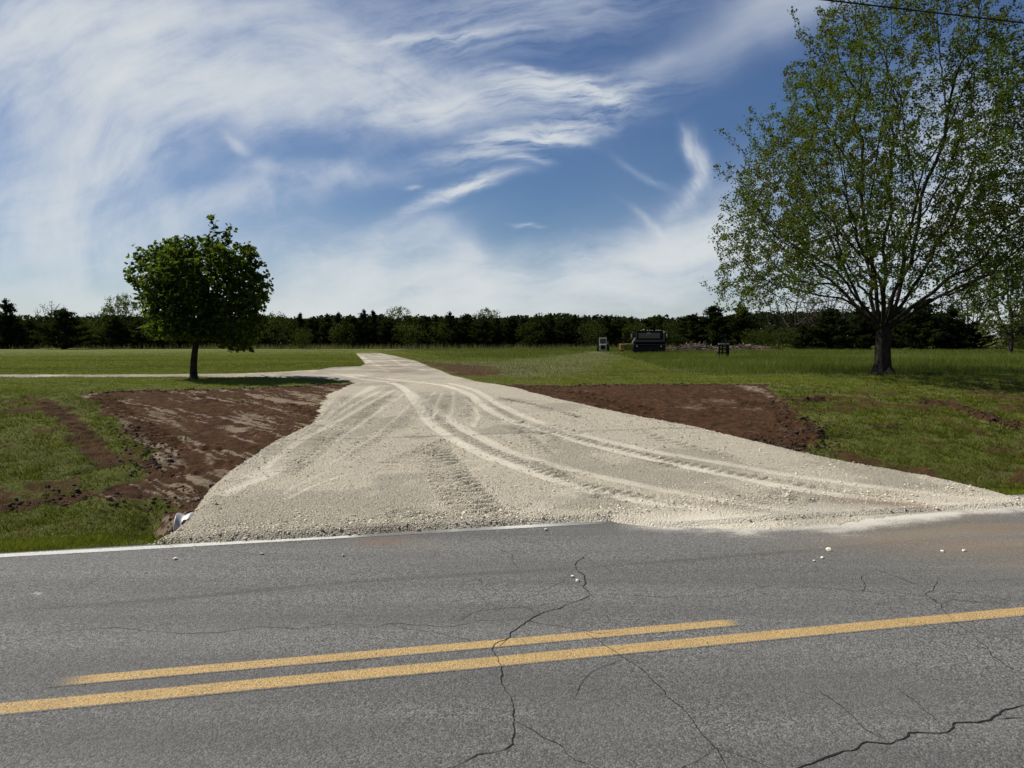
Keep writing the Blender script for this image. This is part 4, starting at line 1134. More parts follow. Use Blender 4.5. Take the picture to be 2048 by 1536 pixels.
def trunk_loft(path, rad_, flare, sides=20, seed=0):
    """bark-ridged trunk with a root flare"""
    c = curve(path, 6); n = len(c); z0 = c[0][2]
    k = np.interp(np.linspace(0, 1, n), np.linspace(0, 1, len(rad_)), rad_)
    V = []
    for i in range(n):
        h = c[i][2] - z0
        fl = flare * math.exp(-max(h, 0) / .2)
        for j in range(sides):
            a = 2 * math.pi * j / sides
            lob = .5 + .5 * math.sin(5 * a + 1.3 + seed) * .8
            rr = k[i] * (1 + .05 * math.sin(9 * a + h * 2) + .05 * math.sin(4 * a - h)) + fl * (.45 + .75 * lob)
            V.append((c[i][0] + rr * math.cos(a), c[i][1] + rr * math.sin(a), c[i][2]))
    return np.array(V), grid_wrap(n, sides)
def grid_wrap(nr, nc):
    i = np.arange(nr * nc).reshape(nr, nc); j = np.roll(i, -1, 1)
    return np.stack([i[:-1], j[:-1], j[1:], i[1:]], -1).reshape(-1, 4)

# ---- the large maple on the right
B0 = G3(1765, 748)
KM = B0[1] / F                                     # metres per photograph pixel at the tree
def at(px, py, dy=0.0): return np.array([(px - 1765) * KM, dy, (749 - py) * KM])
tr_path = [at(1765, 760), at(1765, 735), at(1764, 705), at(1765, 680), at(1765, 655)]
limbs = [dict(pts=tr_path, first=True)]
X0, P0 = limb_nodes(limbs)
top = limbs[0]['ids'][-1]; mid = limbs[0]['ids'][-2]
st_ = X0[top]
def L_(pts, d, on=top):
    n = len(pts)
    return dict(pts=[X0[on]] + [at(x, y, d * ((k + 1) / n) ** 1.1) for k, (x, y) in enumerate(pts)], on=on, wave=.8)
limbs += [L_([(1738, 632), (1700, 598), (1650, 552), (1590, 520), (1520, 480), (1475, 452)], -1.0, mid),
          L_([(1746, 632), (1716, 580), (1690, 520), (1650, 440), (1590, 370), (1545, 310)], 1.0),
          L_([(1752, 632), (1738, 570), (1722, 480), (1706, 350), (1688, 220), (1676, 90)], -.5),
          L_([(1766, 630), (1772, 570), (1780, 470), (1790, 350), (1798, 200), (1806, 60)], 1.3),
          L_([(1775, 632), (1798, 560), (1808, 470), (1832, 350), (1866, 200), (1896, 40)], -.9),
          L_([(1783, 634), (1828, 570), (1880, 480), (1930, 380), (1985, 250), (2010, 160)], .7),
          L_([(1790, 640), (1850, 598), (1930, 560), (2030, 520), (2090, 480)], -1.3, mid),
          L_([(1760, 630), (1752, 570), (1742, 480), (1735, 380), (1730, 280)], -3.4),
          L_([(1772, 630), (1790, 560), (1805, 470), (1815, 370)], 3.8),
          L_([(1744, 630), (1705, 565), (1640, 490), (1590, 430)], -3.4, mid),
          L_([(1786, 630), (1850, 560), (1930, 470), (1990, 400)], 3.4),
          L_([(1784, 630), (1840, 565), (1900, 480), (1950, 400)], -3.6),
          L_([(1748, 630), (1700, 560), (1630, 490), (1560, 440)], 3.4),
          L_([(1735, 640), (1690, 605), (1620, 585), (1550, 580), (1480, 585)], .6, mid),
          L_([(1795, 640), (1850, 615), (1930, 600), (2020, 590)], 1.4, mid)]
X0, P0 = limb_nodes(limbs)
# secondary limbs, leaving the main ones at a narrow angle and bending upward
sec = []
for L in limbs[1:]:
    ids = L['ids']
    for fr_ in (.22, .36, .5, .64, .78):
        i = ids[int(fr_ * (len(ids) - 1))]; a = X0[i]; d = X0[min(i + 3, ids[-1])] - a; d /= np.linalg.norm(d) + 1e-9
        side_ = rng.normal(0, 1, 3); side_ -= side_ @ d * d; side_ /= np.linalg.norm(side_)
        out_ = np.array([a[0], a[1], 0]); out_ /= np.linalg.norm(out_) + 1e-6
        v = d + .55 * side_ + .25 * out_; v /= np.linalg.norm(v)
        Ln = (1 - fr_) * rng.uniform(2.2, 4.2) + .8
        sec.append(dict(pts=[a, a + v * Ln * .35, a + v * Ln * .7 + np.array([0, 0, .12 * Ln]), a + v * Ln + np.array([0, 0, .34 * Ln])], on=i, wave=.5))
limbs2 = sec
for L in sec:
    last = L['on']; c = curve(L['pts'], 8)
    n = max(3, int(np.linalg.norm(np.diff(c, axis=0), axis=1).sum() / .22)); u = np.linspace(0, len(c) - 1, n + 1)[1:]
    for k in range(n):
        q = np.array([np.interp(u[k], np.arange(len(c)), c[:, j]) for j in range(3)]) + rng.normal(0, .02, 3)
        X0.append(q); P0.append(last); last = len(X0) - 1
PROF_H = np.array([749 - y for y in (625, 605, 580, 530, 470, 400, 370, 330, 300, 230, 150, 110, 40, -20, -80, -110)]) * KM
PROF_R = np.array([300, 345, 358, 345, 362, 350, 335, 318, 285, 268, 235, 195, 150, 115, 60, 0]) * KM
def crown_ok(Q, lump_=.36):
    rr = np.hypot(Q[:, 0] * .97, Q[:, 1]); an = np.arctan2(Q[:, 1], Q[:, 0])
    Rm = np.interp(Q[:, 2], PROF_H, PROF_R, 0, 0)
    lump = fbm(np.cos(an) * 2.2 + 5, np.sin(an) * 2.2 + Q[:, 2] * .55, 3, 101) + .0
    Rm = Rm * (1 - lump_ + 1.5 * lump_ * lump)
    low = 4.15 - .43 * rr + .5 * (vnoise(an * 3, rr, 7) - .5)
    return (rr < Rm) & (Q[:, 2] > low), rr / (Rm + 1e-6)
Q = np.column_stack([rng.uniform(-6, 6, 90000), rng.uniform(-6, 6, 90000), rng.uniform(1.6, 14, 90000)])
ok, fr = crown_ok(Q)
gap = fbm(Q[:, 0] * .7 + Q[:, 2] * .2, Q[:, 2] * .7 + Q[:, 1] * .6, 3, 111)
gap2 = fbm(Q[:, 0] * 1.5 + Q[:, 2] * .5, Q[:, 2] * 1.1 + Q[:, 1] * 1.4, 3, 113)
ok &= (rng.random(len(Q)) < .10 + .90 * fr ** 1.6) & (gap > .40) & (gap2 > .41)
att = Q[ok][:8600]
spk = []
for k in range(150):                                # young shoots standing out past the crown
    h_ = rng.uniform(2.4, 12.6); a_ = rng.uniform(0, 6.28); R0 = np.interp(h_, PROF_H, PROF_R) * rng.uniform(.72, .92)
    d_ = np.array([math.cos(a_) * .8, math.sin(a_) * .8, .35 + h_ / 14]); d_ /= np.linalg.norm(d_)
    q_ = np.array([math.cos(a_) * R0, math.sin(a_) * R0, h_])
    spk += [q_ + d_ * u_ + rng.normal(0, .06, 3) for u_ in np.arange(0, rng.uniform(.6, 1.5), .16)]
att = np.concatenate([att, np.array(spk)])
XM, PM = colonize(X0, P0, att, .17, 1.7, .23, 90, np.array([0, 0, .42]))
rM, cM, tips = radii(PM, .0042, 2.25, len(XM))
sc_ = .235 / rM[1]; rM = np.where(rM > .02, .02 + (rM - .02) * max(.3, (.185 - .02) / (rM[1] - .02)), rM)
print('maple nodes', len(XM), 'attractors', len(att), 'r', rM[1])
maple = empty('maple_tree', B0)
tag(maple, 'large spreading maple in fresh leaf at the edge of the tall grass on the right', 'tree')
Vt, Qt = trunk_loft(tr_path[:-1] + [at(1765, 662)], [.245, .23, .22, .22, .215], .46, 28)
mesh_np('trunk', Vt, [Qt], [M_BARK], parent=maple, smooth=True)
Va, Qa = tubes(XM, PM, rM, .03, 9, 9)
fq = np.repeat(Va.reshape(-1, 18, 3)[:, :, 2].min(1) > .9, 1)
Qa = Qa.reshape(9, -1, 4)[:, fq].reshape(-1, 4)
Vb, Qb = tubes(XM, PM, rM, .0115, .03, 5); Vc, Qc = tubes(XM, PM, rM, 0, .0115, 3)
mesh_np('branches', np.concatenate([Va, Vb, Vc]), [Qa, Qb + len(Va), Qc + len(Va) + len(Vb)], [M_BARK], parent=maple)
lt = np.where((tips <= 4) & (XM[:, 2] > 1.6))[0]
per = np.where(cM[lt] == 0, 27, 10)
C = np.repeat(lt, per)
dirn = XM[C] - XM[np.maximum(PM[C], 0)]; dirn /= np.linalg.norm(dirn, axis=1)[:, None] + 1e-9
LP = XM[C] + rng.normal(0, .062, (len(C), 3)) + dirn * .05
tw = fbm(LP[:, 0] * .8, LP[:, 2] * .8 + LP[:, 1], 3, 120)
tint = np.clip(.55 + rng.normal(0, .2, len(C)) + .35 * (tw - .5), .22, 1)
red = rng.random(len(C)) < .04 + .5 * sstep(.56, .72, fbm(LP[:, 0] * .5 + LP[:, 1] * .3, LP[:, 2] * .5, 3, 131)); tint[red] = rng.uniform(0, .2, red.sum())
V, Fs, tn = leaf_mesh(LP, rng.uniform(.045, .09, len(C)), tint, .25, .3, dirn, .8)
mesh_np('crown', V, Fs, [M_LEAF_BIG], {'tint': tn}, parent=maple)
print('maple leaves', len(C))

# ---- the small dense maple on the left
B1 = G3(389, 758); K1 = B1[1] / F
def at1(px, py, dy=0.0): return np.array([(px - 389) * K1, dy, (759 - py) * K1])
tp = [at1(389, 764), at1(388, 745), at1(389, 725), at1(392, 700), at1(398, 675)]
limbs = [dict(pts=tp, first=True)]
X0, P0 = limb_nodes(limbs, .12)
top = limbs[0]['ids'][-1]
def L1(pts, d): return dict(pts=[X0[top]] + [at1(x, y, d * (k + 1) / len(pts)) for k, (x, y) in enumerate(pts)], on=top)
limbs += [L1([(412, 630), (424, 560), (430, 490), (432, 442)], .1), L1([(370, 640), (335, 590), (302, 525)], -.3), L1([(385, 630), (368, 560), (350, 492)], .4), L1([(430, 640), (480, 600), (520, 560)], -.4),
          L1([(425, 640), (470, 560), (500, 500)], .5), L1([(400, 640), (400, 600), (395, 560)], 1.6), L1([(400, 640), (405, 610), (410, 570)], -1.6), L1([(440, 660), (480, 670), (505, 680)], -.5), L1([(370, 660), (330, 640), (295, 620)], .6)]
X0, P0 = limb_nodes(limbs, .12)
hh = np.array([759 - y for y in (702, 690, 665, 630, 595, 560, 530, 510, 492, 478)]) * K1
ww = np.array([70, 122, 142, 147, 148, 146, 140, 128, 100, 20]) * K1
Q = np.column_stack([rng.uniform(-2.5, 2.8, 30000), rng.uniform(-2.4, 2.4, 30000), rng.uniform(.6, 4.6, 30000)])
cx = 20 * K1
an = np.arctan2(Q[:, 1], Q[:, 0] - cx); rr = np.hypot(Q[:, 0] - cx, Q[:, 1])
lump = fbm(np.cos(an) * 3 + 9, np.sin(an) * 3 + Q[:, 2] * 1.6, 3, 141)
lowb = (759 - 680 + 26 * sstep(430, 480, 389 + Q[:, 0] / K1) * -1 + 16 * (vnoise(an * 2, rr * 2, 5) - .5)) * K1
ok = (rr < np.interp(Q[:, 2], hh, ww, 0, 0) * (.57 + .45 * lump)) & (Q[:, 2] > lowb)
gp = fbm(Q[:, 0] * 1.7 + 3, Q[:, 2] * 1.7 + Q[:, 1], 3, 143)
core = Q[ok & (gp > .36)][:3300]
extra = [at1(432, y) + rng.normal(0, .035, 3) for y in np.linspace(436, 490, 12)] + [at1(x + rng.normal(0, 5), y + rng.normal(0, 6), rng.normal(0, .15)) for x, y in
         [(286, 500), (284, 512), (290, 525), (344, 488), (347, 497), (362, 490), (405, 492), (408, 484), (457, 478), (463, 474), (452, 487), (497, 495), (502, 505), (508, 512), (540, 560), (545, 570), (262, 560), (265, 545), (470, 698), (485, 700), (500, 696), (455, 692)] for _ in range(3)]
att = np.concatenate([core, np.array(extra)])
XS, PS = colonize(X0, P0, att, .11, 1.0, .14, 80, np.array([0, 0, .12]))
rS, cS, tS = radii(PS, .0035, 2.2, len(XS)); rS = np.where(rS > .02, .02 + (rS - .02) * (.055 - .02) / max(rS[1] - .02, 1e-3), rS)
young = empty('young_tree', B1)
tag(young, 'small dense dark leaved tree on a short bent trunk, alone on the left lawn', 'tree')
Vt, Qt = trunk_loft(tp, [.088, .085, .082, .08, .075], .05, 14, 2)
mesh_np('trunk', Vt, [Qt], [M_BARK], parent=young, smooth=True)
Vb, Qb = tubes(XS, PS, rS, .008, 9, 5); Vc, Qc = tubes(XS, PS, rS, 0, .008, 3)
mesh_np('branches', np.concatenate([Vb, Vc]), [Qb, Qc + len(Vb)], [M_TWIG], parent=young)
lt = np.where((tS <= 5) & (XS[:, 2] > .7))[0]
C = np.repeat(lt, np.where(cS[lt] == 0, 10, 5))
LP = XS[C] + rng.normal(0, .062, (len(C), 3))
tint = np.clip(rng.normal(.5, .25, len(C)), 0, 1)
V, Fs, tn = leaf_mesh(LP, rng.uniform(.085, .15, len(C)), tint, .5, .22, None, .95)
mesh_np('crown', V, Fs, [M_LEAF_SMALL], {'tint': tn}, parent=young)
print('young leaves', len(C), len(XS))

# ---- kinds of tree for the treeline, all about 1 m tall and scaled where they stand
def proto_cedar(seed, nb=70, wide=.30, point=.9):
    r_ = np.random.default_rng(seed)
    P, S, A, T = [], [], [], []
    for k in range(nb):
        f = 1 - (1 - r_.random()) ** .8 if k > 8 else r_.uniform(.75, 1)
        f = .02 + .97 * f
        a = r_.uniform(0, 2 * math.pi)
        L = wide * ((1 - f) ** point) * r_.uniform(.7, 1.15) + .012
        rise = r_.uniform(.1, .8) * L
        m = int(8 + 80 * L / wide)
        u = r_.random(m) ** .7
        q = np.column_stack([np.cos(a) * L * u, np.sin(a) * L * u, f - .02 + rise * u]) + r_.normal(0, .018, (m, 3)) * np.array([1, 1, .9])
        P.append(q); S.append(r_.uniform(.03, .07, m))
        A.append(np.column_stack([np.full(m, np.cos(a)) * .6, np.full(m, np.sin(a)) * .6, np.full(m, .55 + f * .6)]))
        T.append(np.clip(r_.uniform(.1, .8) + r_.normal(0, .15, m), 0, 1))
    m = 40
    P.append(np.column_stack([r_.normal(0, .008, m), r_.normal(0, .008, m), r_.uniform(.88, 1.03, m)])); S.append(np.full(m, .03)); A.append(np.tile([0, 0, 1.0], (m, 1))); T.append(np.full(m, .5))
    return np.concatenate(P), np.concatenate(S), np.concatenate(A), np.concatenate(T)
def proto_round(seed, n=1500, wide=.5, holes=.45, low=.15, top=1.0):
    r_ = np.random.default_rng(seed)
    Q = r_.uniform(-1, 1, (n * 14, 3)); rr = np.linalg.norm(Q, axis=1)
    ang_ = np.arctan2(Q[:, 1], Q[:, 0])
    lim = .72 + .5 * fbm(np.cos(ang_) * 2 + seed, np.sin(ang_) * 2 + Q[:, 2] * 2, 3, seed % 50)
    cl_ = fbm(Q[:, 0] * 3 + seed, Q[:, 2] * 3 + Q[:, 1] * 2, 3, seed % 40)
    Q = Q[(rr < lim) & (rr > .25) & (cl_ > holes)][:n]
    P = np.column_stack([Q[:, 0] * wide, Q[:, 1] * wide, low + (top - low) * (Q[:, 2] * .5 + .5)])
    return P, r_.uniform(.03, .06, len(P)), Q, np.clip(r_.normal(.5, .25, len(P)), 0, 1)
def make_kind(name, part_name, data, mat, up, narrow, trunk_r, trunk_h, twigs=None):
    root = empty(name, (0, 0, 0))
    V, Fs, tn = leaf_mesh(data[0], data[1], data[3], up, .25, data[2], narrow)
    mesh_np(part_name, V, Fs, [mat], {'tint': tn}, parent=root)
    b = Build()
    b.tube([(0, 0, -.03), (.004, 0, trunk_h * .5), (0, .004, trunk_h)], [trunk_r, trunk_r * .8, trunk_r * .35], 7)
    if twigs is not None: b.add(twigs[0], twigs[1])
    b.build('trunk', M_TWIG, root)
    return root
def twig_tree(seed, n_att=420, wide=.5, low=.25, fork=.12, tip=.0036):
    r_ = np.random.default_rng(seed)
    Q = r_.uniform(-1, 1, (n_att * 5, 3)); rr = np.linalg.norm(Q, axis=1); Q = Q[(rr < 1) & (r_.random(len(Q)) < rr)][:n_att]
    att = np.column_stack([Q[:, 0] * wide, Q[:, 1] * wide, low + (1 - low) * (Q[:, 2] * .5 + .5)])
    n0 = [np.array([0, 0, fork * k / 3]) for k in range(4)]
    X, par = colonize(n0, [-1, 0, 1, 2], att, .035, .8, .05, 60, np.array([0, 0, .35]), r_)
    r, c, tp_ = radii(par, tip, 2.3, len(X))
    return X, par, r, c
KINDS = {'cedar': [], 'shrub': [], 'round': [], 'bare': []}
for k in range(4):
    KINDS['cedar'].append(make_kind('cedar_tree', 'crown', proto_cedar(200 + k, 105, (.30, .36, .26, .42, .33)[k], (.75, .6, .85, .55, .7)[k]), M_CEDAR, .1, .42, .022, .8))
for k in range(3):
    KINDS['shrub'].append(make_kind('shrub', 'crown', proto_round(300 + k, 1700, .62, .40, .02), M_BUSH, .2, .8, .02, .5))
for k in range(2):
    X, par, r, c = twig_tree(400 + k, 420, .52, .14, tip=.0026)
    tip = np.where(c == 0)[0]
    C = np.repeat(tip, 22); q = X[C] + rng.normal(0, .03, (len(C), 3))
    KINDS['round'].append(make_kind('leafing_tree', 'crown', (q, rng.uniform(.022, .042, len(C)), rng.normal(0, 1, (len(C), 3)), np.clip(rng.normal(.5, .25, len(C)), 0, 1)), M_PALE, .3, .8, .007, .12, tubes(X, par, r, 0, 9, 4)))
for k in range(2):
    X, par, r, c = twig_tree(420 + k, 560, .55, .12, .08, .0036)
    tip = np.where(c == 0)[0]; C = np.repeat(tip[::2], 3); q = X[C] + rng.normal(0, .015, (len(C), 3))
    KINDS['bare'].append(make_kind('bare_tree', 'crown', (q, rng.uniform(.012, .022, len(C)), rng.normal(0, 1, (len(C), 3)), np.clip(rng.normal(.3, .25, len(C)), 0, 1)), M_BUSH, .3, .8, .016, .1, tubes(X, par, r, 0, 9, 3)))
used_ = {}
def plant(kind, v, px, depth, topy, width, label, group):
    src = KINDS[kind][v % len(KINDS[kind])]
    x = (px - 1024) / F * depth
    zg = float(ground(np.array([[x, depth]]))[0])
    hgt = EYE + (HORIZON - topy) / F * depth - zg
    first = used_.get(id(src)) is None
    if first: root = src; used_[id(src)] = 1; kids_ = list(src.children)
    else:
        root = src.copy(); COL.objects.link(root)
        for ch in src.children:
            c = ch.copy(); COL.objects.link(c); c.parent = root
    root.location = (x, depth, zg)
    wr = {'cedar': .66, 'shrub': 1.1, 'round': 1.02, 'bare': 1.05}[kind]
    wx = width / F * depth / wr
    root.scale = (wx, wx, hgt * (1.0 if kind != 'round' else 1.02))
    root.rotation_euler = (0, 0, random.uniform(0, 6.28))
    tag(root, label, None, group)
    root['category'] = {'cedar': 'tree', 'shrub': 'bush', 'round': 'tree', 'bare': 'tree'}[kind]
    return root
CG, SG, RG, BG_ = 'cedars of the far treeline', 'shrubs along the treeline', 'pale leafing trees behind the cedars', 'bare trees behind the treeline'
LIST = [
 # kind, variant, px, depth, top y, width px, label
 ('cedar', 0, 16, 96, 600, 86, 'tall pointed cedar at the left end of the treeline'),
 ('cedar', 1, 62, 100, 640, 60, 'low dark cedar just right of the tall pointed one at the left end'),
 ('cedar', 3, 128, 92, 620, 92, 'broad black cedar in front of the bare pale treetop, left part of the treeline'),
 ('bare', 0, 108, 106, 603, 74, 'thin pale leafless treetop above the broad black cedar on the left'),
 ('bare', 1, 58, 112, 632, 60, 'faint bare crown between the tall left cedar and the broad black one'),
 ('shrub', 0, 178, 100, 632, 52, 'yellow green leafy shrub right of the broad black cedar on the left'),
 ('shrub', 1, 205, 98, 640, 62, 'olive shrub below the dusky rounded tree, left of the small tree'),
 ('bare', 1, 200, 112, 622, 70, 'wispy bare tree behind the olive shrub left of the small tree'),
 ('round', 1, 246, 104, 592, 78, 'dusky rounded tree rising just left of the small maple crown'),
 ('cedar', 1, 232, 96, 632, 66, 'dark cedar at the foot of the dusky rounded tree'),
 ('cedar', 3, 285, 98, 640, 90, 'dark cedar half hidden behind the left edge of the small maple'),
 ('shrub', 2, 330, 98, 632, 90, 'dark shrub seen under the small maple, left of its trunk'),
 ('cedar', 0, 372, 100, 635, 80, 'cedar directly behind the trunk of the small maple'),
 ('cedar', 1, 425, 99, 640, 90, 'cedar under the small maple, just right of its trunk'),
 ('shrub', 0, 478, 99, 636, 90, 'shrub behind the low right boughs of the small maple'),
 ('cedar', 3, 520, 99, 632, 80, 'cedar at the right edge of the small maple crown'),
 ('shrub', 2, 555, 97, 622, 62, 'rounded green shrub standing clear to the right of the small maple'),
 ('cedar', 2, 602, 99, 627, 50, 'narrow cedar spire, first to the right of the rounded green shrub'),
 ('shrub', 1, 606, 92, 652, 40, 'pale yellow green bush at the foot of the cedars right of the small maple'),
 ('cedar', 1, 628, 101, 636, 58, 'second cedar to the right of the rounded green shrub'),
 ('cedar', 0, 655, 99, 629, 56, 'third cedar to the right of the rounded green shrub'),
 ('cedar', 2, 678, 100, 626, 52, 'slim cedar with a sharp top, left of the head of the drive'),
 ('cedar', 3, 702, 98, 632, 64, 'squat cedar behind the far end of the drive, on its left'),
 ('cedar', 0, 729, 98, 621, 62, 'tall cedar exactly above the far end of the gravel drive'),
 ('cedar', 2, 747, 100, 622, 50, 'spiky cedar just left of the left pale round treetop'),
 ('round', 0, 797, 108, 618, 74, 'pale green round treetop, left one of the two above the middle of the treeline'),
 ('cedar', 1, 778, 98, 640, 66, 'dark cedar below the left pale round treetop'),
 ('shrub', 0, 818, 97, 642, 76, 'olive shrub at the foot of the left pale round treetop'),
 ('cedar', 3, 852, 99, 634, 60, 'first cedar to the right of the left pale round treetop'),
 ('cedar', 2, 872, 100, 631, 46, 'second cedar to the right of the left pale round treetop'),
 ('cedar', 0, 900, 98, 625, 60, 'highest cedar between the two pale round treetops'),
 ('cedar', 1, 936, 99, 629, 66, 'broad cedar just left of the right pale round treetop'),
 ('round', 1, 977, 108, 619, 66, 'pale green round treetop, right one of the two above the middle of the treeline'),
 ('cedar', 3, 966, 97, 640, 62, 'dark cedar in front of the right pale round treetop'),
 ('shrub', 1, 690, 97, 640, 60, 'olive shrub in front of the squat cedar left of the far end of the drive'),
 ('shrub', 0, 884, 97, 640, 56, 'leafy shrub in front of the cedars midway between the two pale treetops'),
 ('shrub', 2, 1062, 97, 640, 60, 'leafy shrub to the right of the two cedars past the right pale treetop'),
 ('shrub', 0, 1272, 96, 640, 56, 'leafy shrub behind the yellow machine, left of the dark truck'),
 ('cedar', 2, 994, 98, 636, 46, 'cedar at the right foot of the right pale round treetop'),
 ('cedar', 1, 1026, 99, 634, 60, 'first cedar clear to the right of the right pale round treetop'),
 ('cedar', 0, 1046, 100, 634, 46, 'second cedar clear to the right of the right pale round treetop'),
 ('cedar', 3, 1076, 98, 637, 66, 'third cedar clear to the right of the right pale round treetop'),
 ('cedar', 2, 1101, 99, 629, 50, 'pointed higher cedar, midway between the right pale treetop and the white machine'),
 ('bare', 0, 1120, 112, 626, 44, 'thin bare treetop behind the pointed cedar midway along the treeline'),
 ('cedar', 1, 1126, 98, 637, 56, 'cedar third to the left of the white machine'),
 ('cedar', 0, 1149, 99, 631, 52, 'cedar second to the left of the white machine'),
 ('shrub', 1, 1180, 97, 640, 66, 'dark leafy shrub just left of the white machine'),
 ('cedar', 2, 1212, 98, 632, 60, 'cedar directly behind the white machine'),
 ('cedar', 3, 1240, 99, 640, 62, 'low cedar between the white machine and the yellow machine'),
 ('cedar', 0, 1262, 98, 634, 46, 'cedar behind the yellow machine'),
 ('cedar', 1, 1290, 99, 640, 62, 'cedar behind the left half of the dark truck'),
 ('cedar', 2, 1319, 98, 632, 48, 'slim cedar behind the right half of the dark truck'),
 ('shrub', 2, 1345, 97, 642, 60, 'shrub right of the dark truck, before the tall cedar clump'),
 ('cedar', 3, 1384, 90, 630, 84, 'left shoulder of the tall cedar clump behind the brush pile'),
 ('cedar', 1, 1424, 88, 613, 92, 'high middle cedar of the clump behind the brush pile'),
 ('cedar', 0, 1478, 86, 608, 92, 'right cedar of the tall clump, its boughs stepping down to open sky'),
 ('shrub', 0, 1512, 80, 655, 60, 'yellowish shrub at the right foot of the tall cedar clump'),
 ('bare', 0, 1590, 88, 585, 150, 'wide leafless tree spreading against the sky left of the big maple trunk'),
 ('bare', 1, 1655, 92, 580, 110, 'leafless tree just left of the big maple trunk'),
 ('shrub', 1, 1556, 82, 648, 76, 'olive shrub under the wide leafless tree'),
 ('cedar', 3, 1610, 84, 650, 80, 'low dark cedar under the wide leafless tree'),
 ('cedar', 1, 1662, 82, 618, 96, 'dark cedar left of the big maple trunk'),
 ('cedar', 0, 1722, 84, 605, 96, 'dark cedar touching the left side of the big maple trunk'),
 ('cedar', 3, 1785, 84, 612, 90, 'dark cedar just right of the big maple trunk'),
 ('cedar', 1, 1842, 80, 604, 104, 'broad dark cedar, second to the right of the big maple trunk'),
 ('cedar', 0, 1900, 80, 610, 96, 'dark cedar, third to the right of the big maple trunk'),
 ('cedar', 3, 1948, 80, 645, 70, 'low cedar ending the dark row right of the big maple'),
 ('bare', 1, 1935, 92, 570, 120, 'leafless crown above the dark row right of the big maple'),
 ('round', 0, 2020, 60, 520, 190, 'bright yellow green tree at the right edge behind the big maple'),
 ('shrub', 2, 2060, 72, 668, 70, 'dark bush at the foot of the bright tree at the right edge'),
 ('shrub', 0, 1992, 82, 664, 70, 'dark bush between the low end cedar and the bright right edge tree'),
 ('cedar', 1, 2044, 84, 640, 80, 'dark cedar behind the bright tree at the right edge'),
 ('round', 1, 2105, 78, 560, 130, 'pale leafing tree partly cut off by the right edge'),
]
for kd, v, px, dp, ty, wd, lab in LIST:
    plant(kd, v, px, dp, ty, wd, lab, {'cedar': CG, 'shrub': SG, 'round': RG, 'bare': BG_}[kd])
for k, (kd, v, px, ty, wd) in enumerate([('cedar', 1, -40, 625, 80), ('cedar', 3, -100, 632, 90), ('cedar', 0, -165, 620, 90), ('shrub', 1, -215, 640, 90), ('cedar', 2, -270, 625, 80), ('cedar', 1, 2180, 620, 100), ('cedar', 3, 2260, 625, 100), ('shrub', 0, 2330, 640, 100)]):
    o = plant(kd, v, px, 98, ty, wd, 'treeline growth beyond the ' + ('left' if px < 0 else 'right') + ' edge of the picture', 'treeline beyond the picture edges')
# the dense growth between and behind them
n = 100000
x = rng.uniform(-92, 62, n); y = rng.uniform(101, 116, n)
topz = 3.15 + 1.4 * fbm(x * .3, y * .1, 3, 151) + .7 * fbm(x * 1.1, y * .2, 2, 152)
topz = np.where(x > 30, topz + .6, topz)
z = topz * rng.random(n) ** .75
P = np.column_stack([x, y, ground(np.column_stack([x, y])) + z])
V, Fs, tn = leaf_mesh(P, rng.uniform(.25, .6, n), np.clip(rng.normal(.35, .25, n), 0, 1), .1, .25, None, .7)
o = mesh_np('thicket', V, Fs, [M_CEDAR], {'tint': tn}); tag(o, 'dense dark growth between and behind the cedars', 'thicket', kind='stuff')
# ------------------------------------------------------------------ machines in the field, brush, wire
def m_painted(c, rough=.5, dirt=.35):
    def f(N):
        p = N.pos(); n = N.noise(p, 6, 5, .65)
        return princ(N, N.mix(N.ramp(n, .45, .75, 0, dirt), c, (.11, .085, .06)), rough, None, .15)
    return f
M_BLACKP = material('black_machine_paint', m_painted((.0035, .004, .0045), .6, .04))
M_DARKBLUE = material('dark_steel', m_painted((.006, .007, .010), .6, .06))
M_WHITEP = material('white_machine_paint', m_painted((.34, .34, .335), .5, .35))
M_YELP = material('yellow_machine_paint', m_painted((.22, .13, .03), .5, .5))
M_YELD = material('ochre_machine_paint', m_painted((.14, .115, .02), .6, .4))
M_GREY = material('grey_steel', m_painted((.22, .22, .22), .5, .3))
M_RUB = material('rubber', m_painted((.016, .016, .016), .9, .4))
M_GLASS = material('dark_glass', lambda N: princ(N, (.012, .015, .018), .08, None, .5))
M_LAMP = material('lamp_lens', lambda N: princ(N, (.75, .74, .70), .25, None, .6))
def part(name, mat, parent, f, smooth=False):
    b = Build(); f(b); return b.build(name, mat, parent, smooth)

# dark truck, seen from the front
p0 = G3(1298, 707); k = p0[1] / F                     # metres per pixel there
w, hh = 66 * k, 47 * k
tk = empty('work_truck', p0, R(-10.5)); tag(tk, 'dark blunt fronted work truck with small roof lights, parked before the trees', 'truck')
part('body', M_BLACKP, tk, lambda b: (b.box((0, 2.4, hh * .36), (w * .93, 4.4, hh * .42), .06), b.box((0, .35, hh * .48), (w * .90, .9, hh * .10), .04)))
part('bumper', M_DARKBLUE, tk, lambda b: (b.box((0, -.12, hh * .19), (w * .97, .3, hh * .27), .05), b.box((0, -.1, hh * .365), (w * .99, .36, hh * .03), .02)))
part('grille', M_DARKBLUE, tk, lambda b: [b.box((0, .04, hh * (.42 + .035 * i)), (w * .5, .08, hh * .018), .008) for i in range(4)])
part('cab', M_BLACKP, tk, lambda b: (b.box((0, 1.75, hh * .74), (w * .84, 2.1, hh * .44), .1, .95), b.box((0, .75, hh * .945), (w * .80, .4, hh * .03), .02)))
part('windscreen', M_GLASS, tk, lambda b: b.box((0, .68, hh * .76), (w * .66, .06, hh * .26), .03))
part('placard', M_WHITEP, tk, lambda b: b.box((-.02 * w, .62, hh * .865), (w * .11, .04, hh * .055), .01))
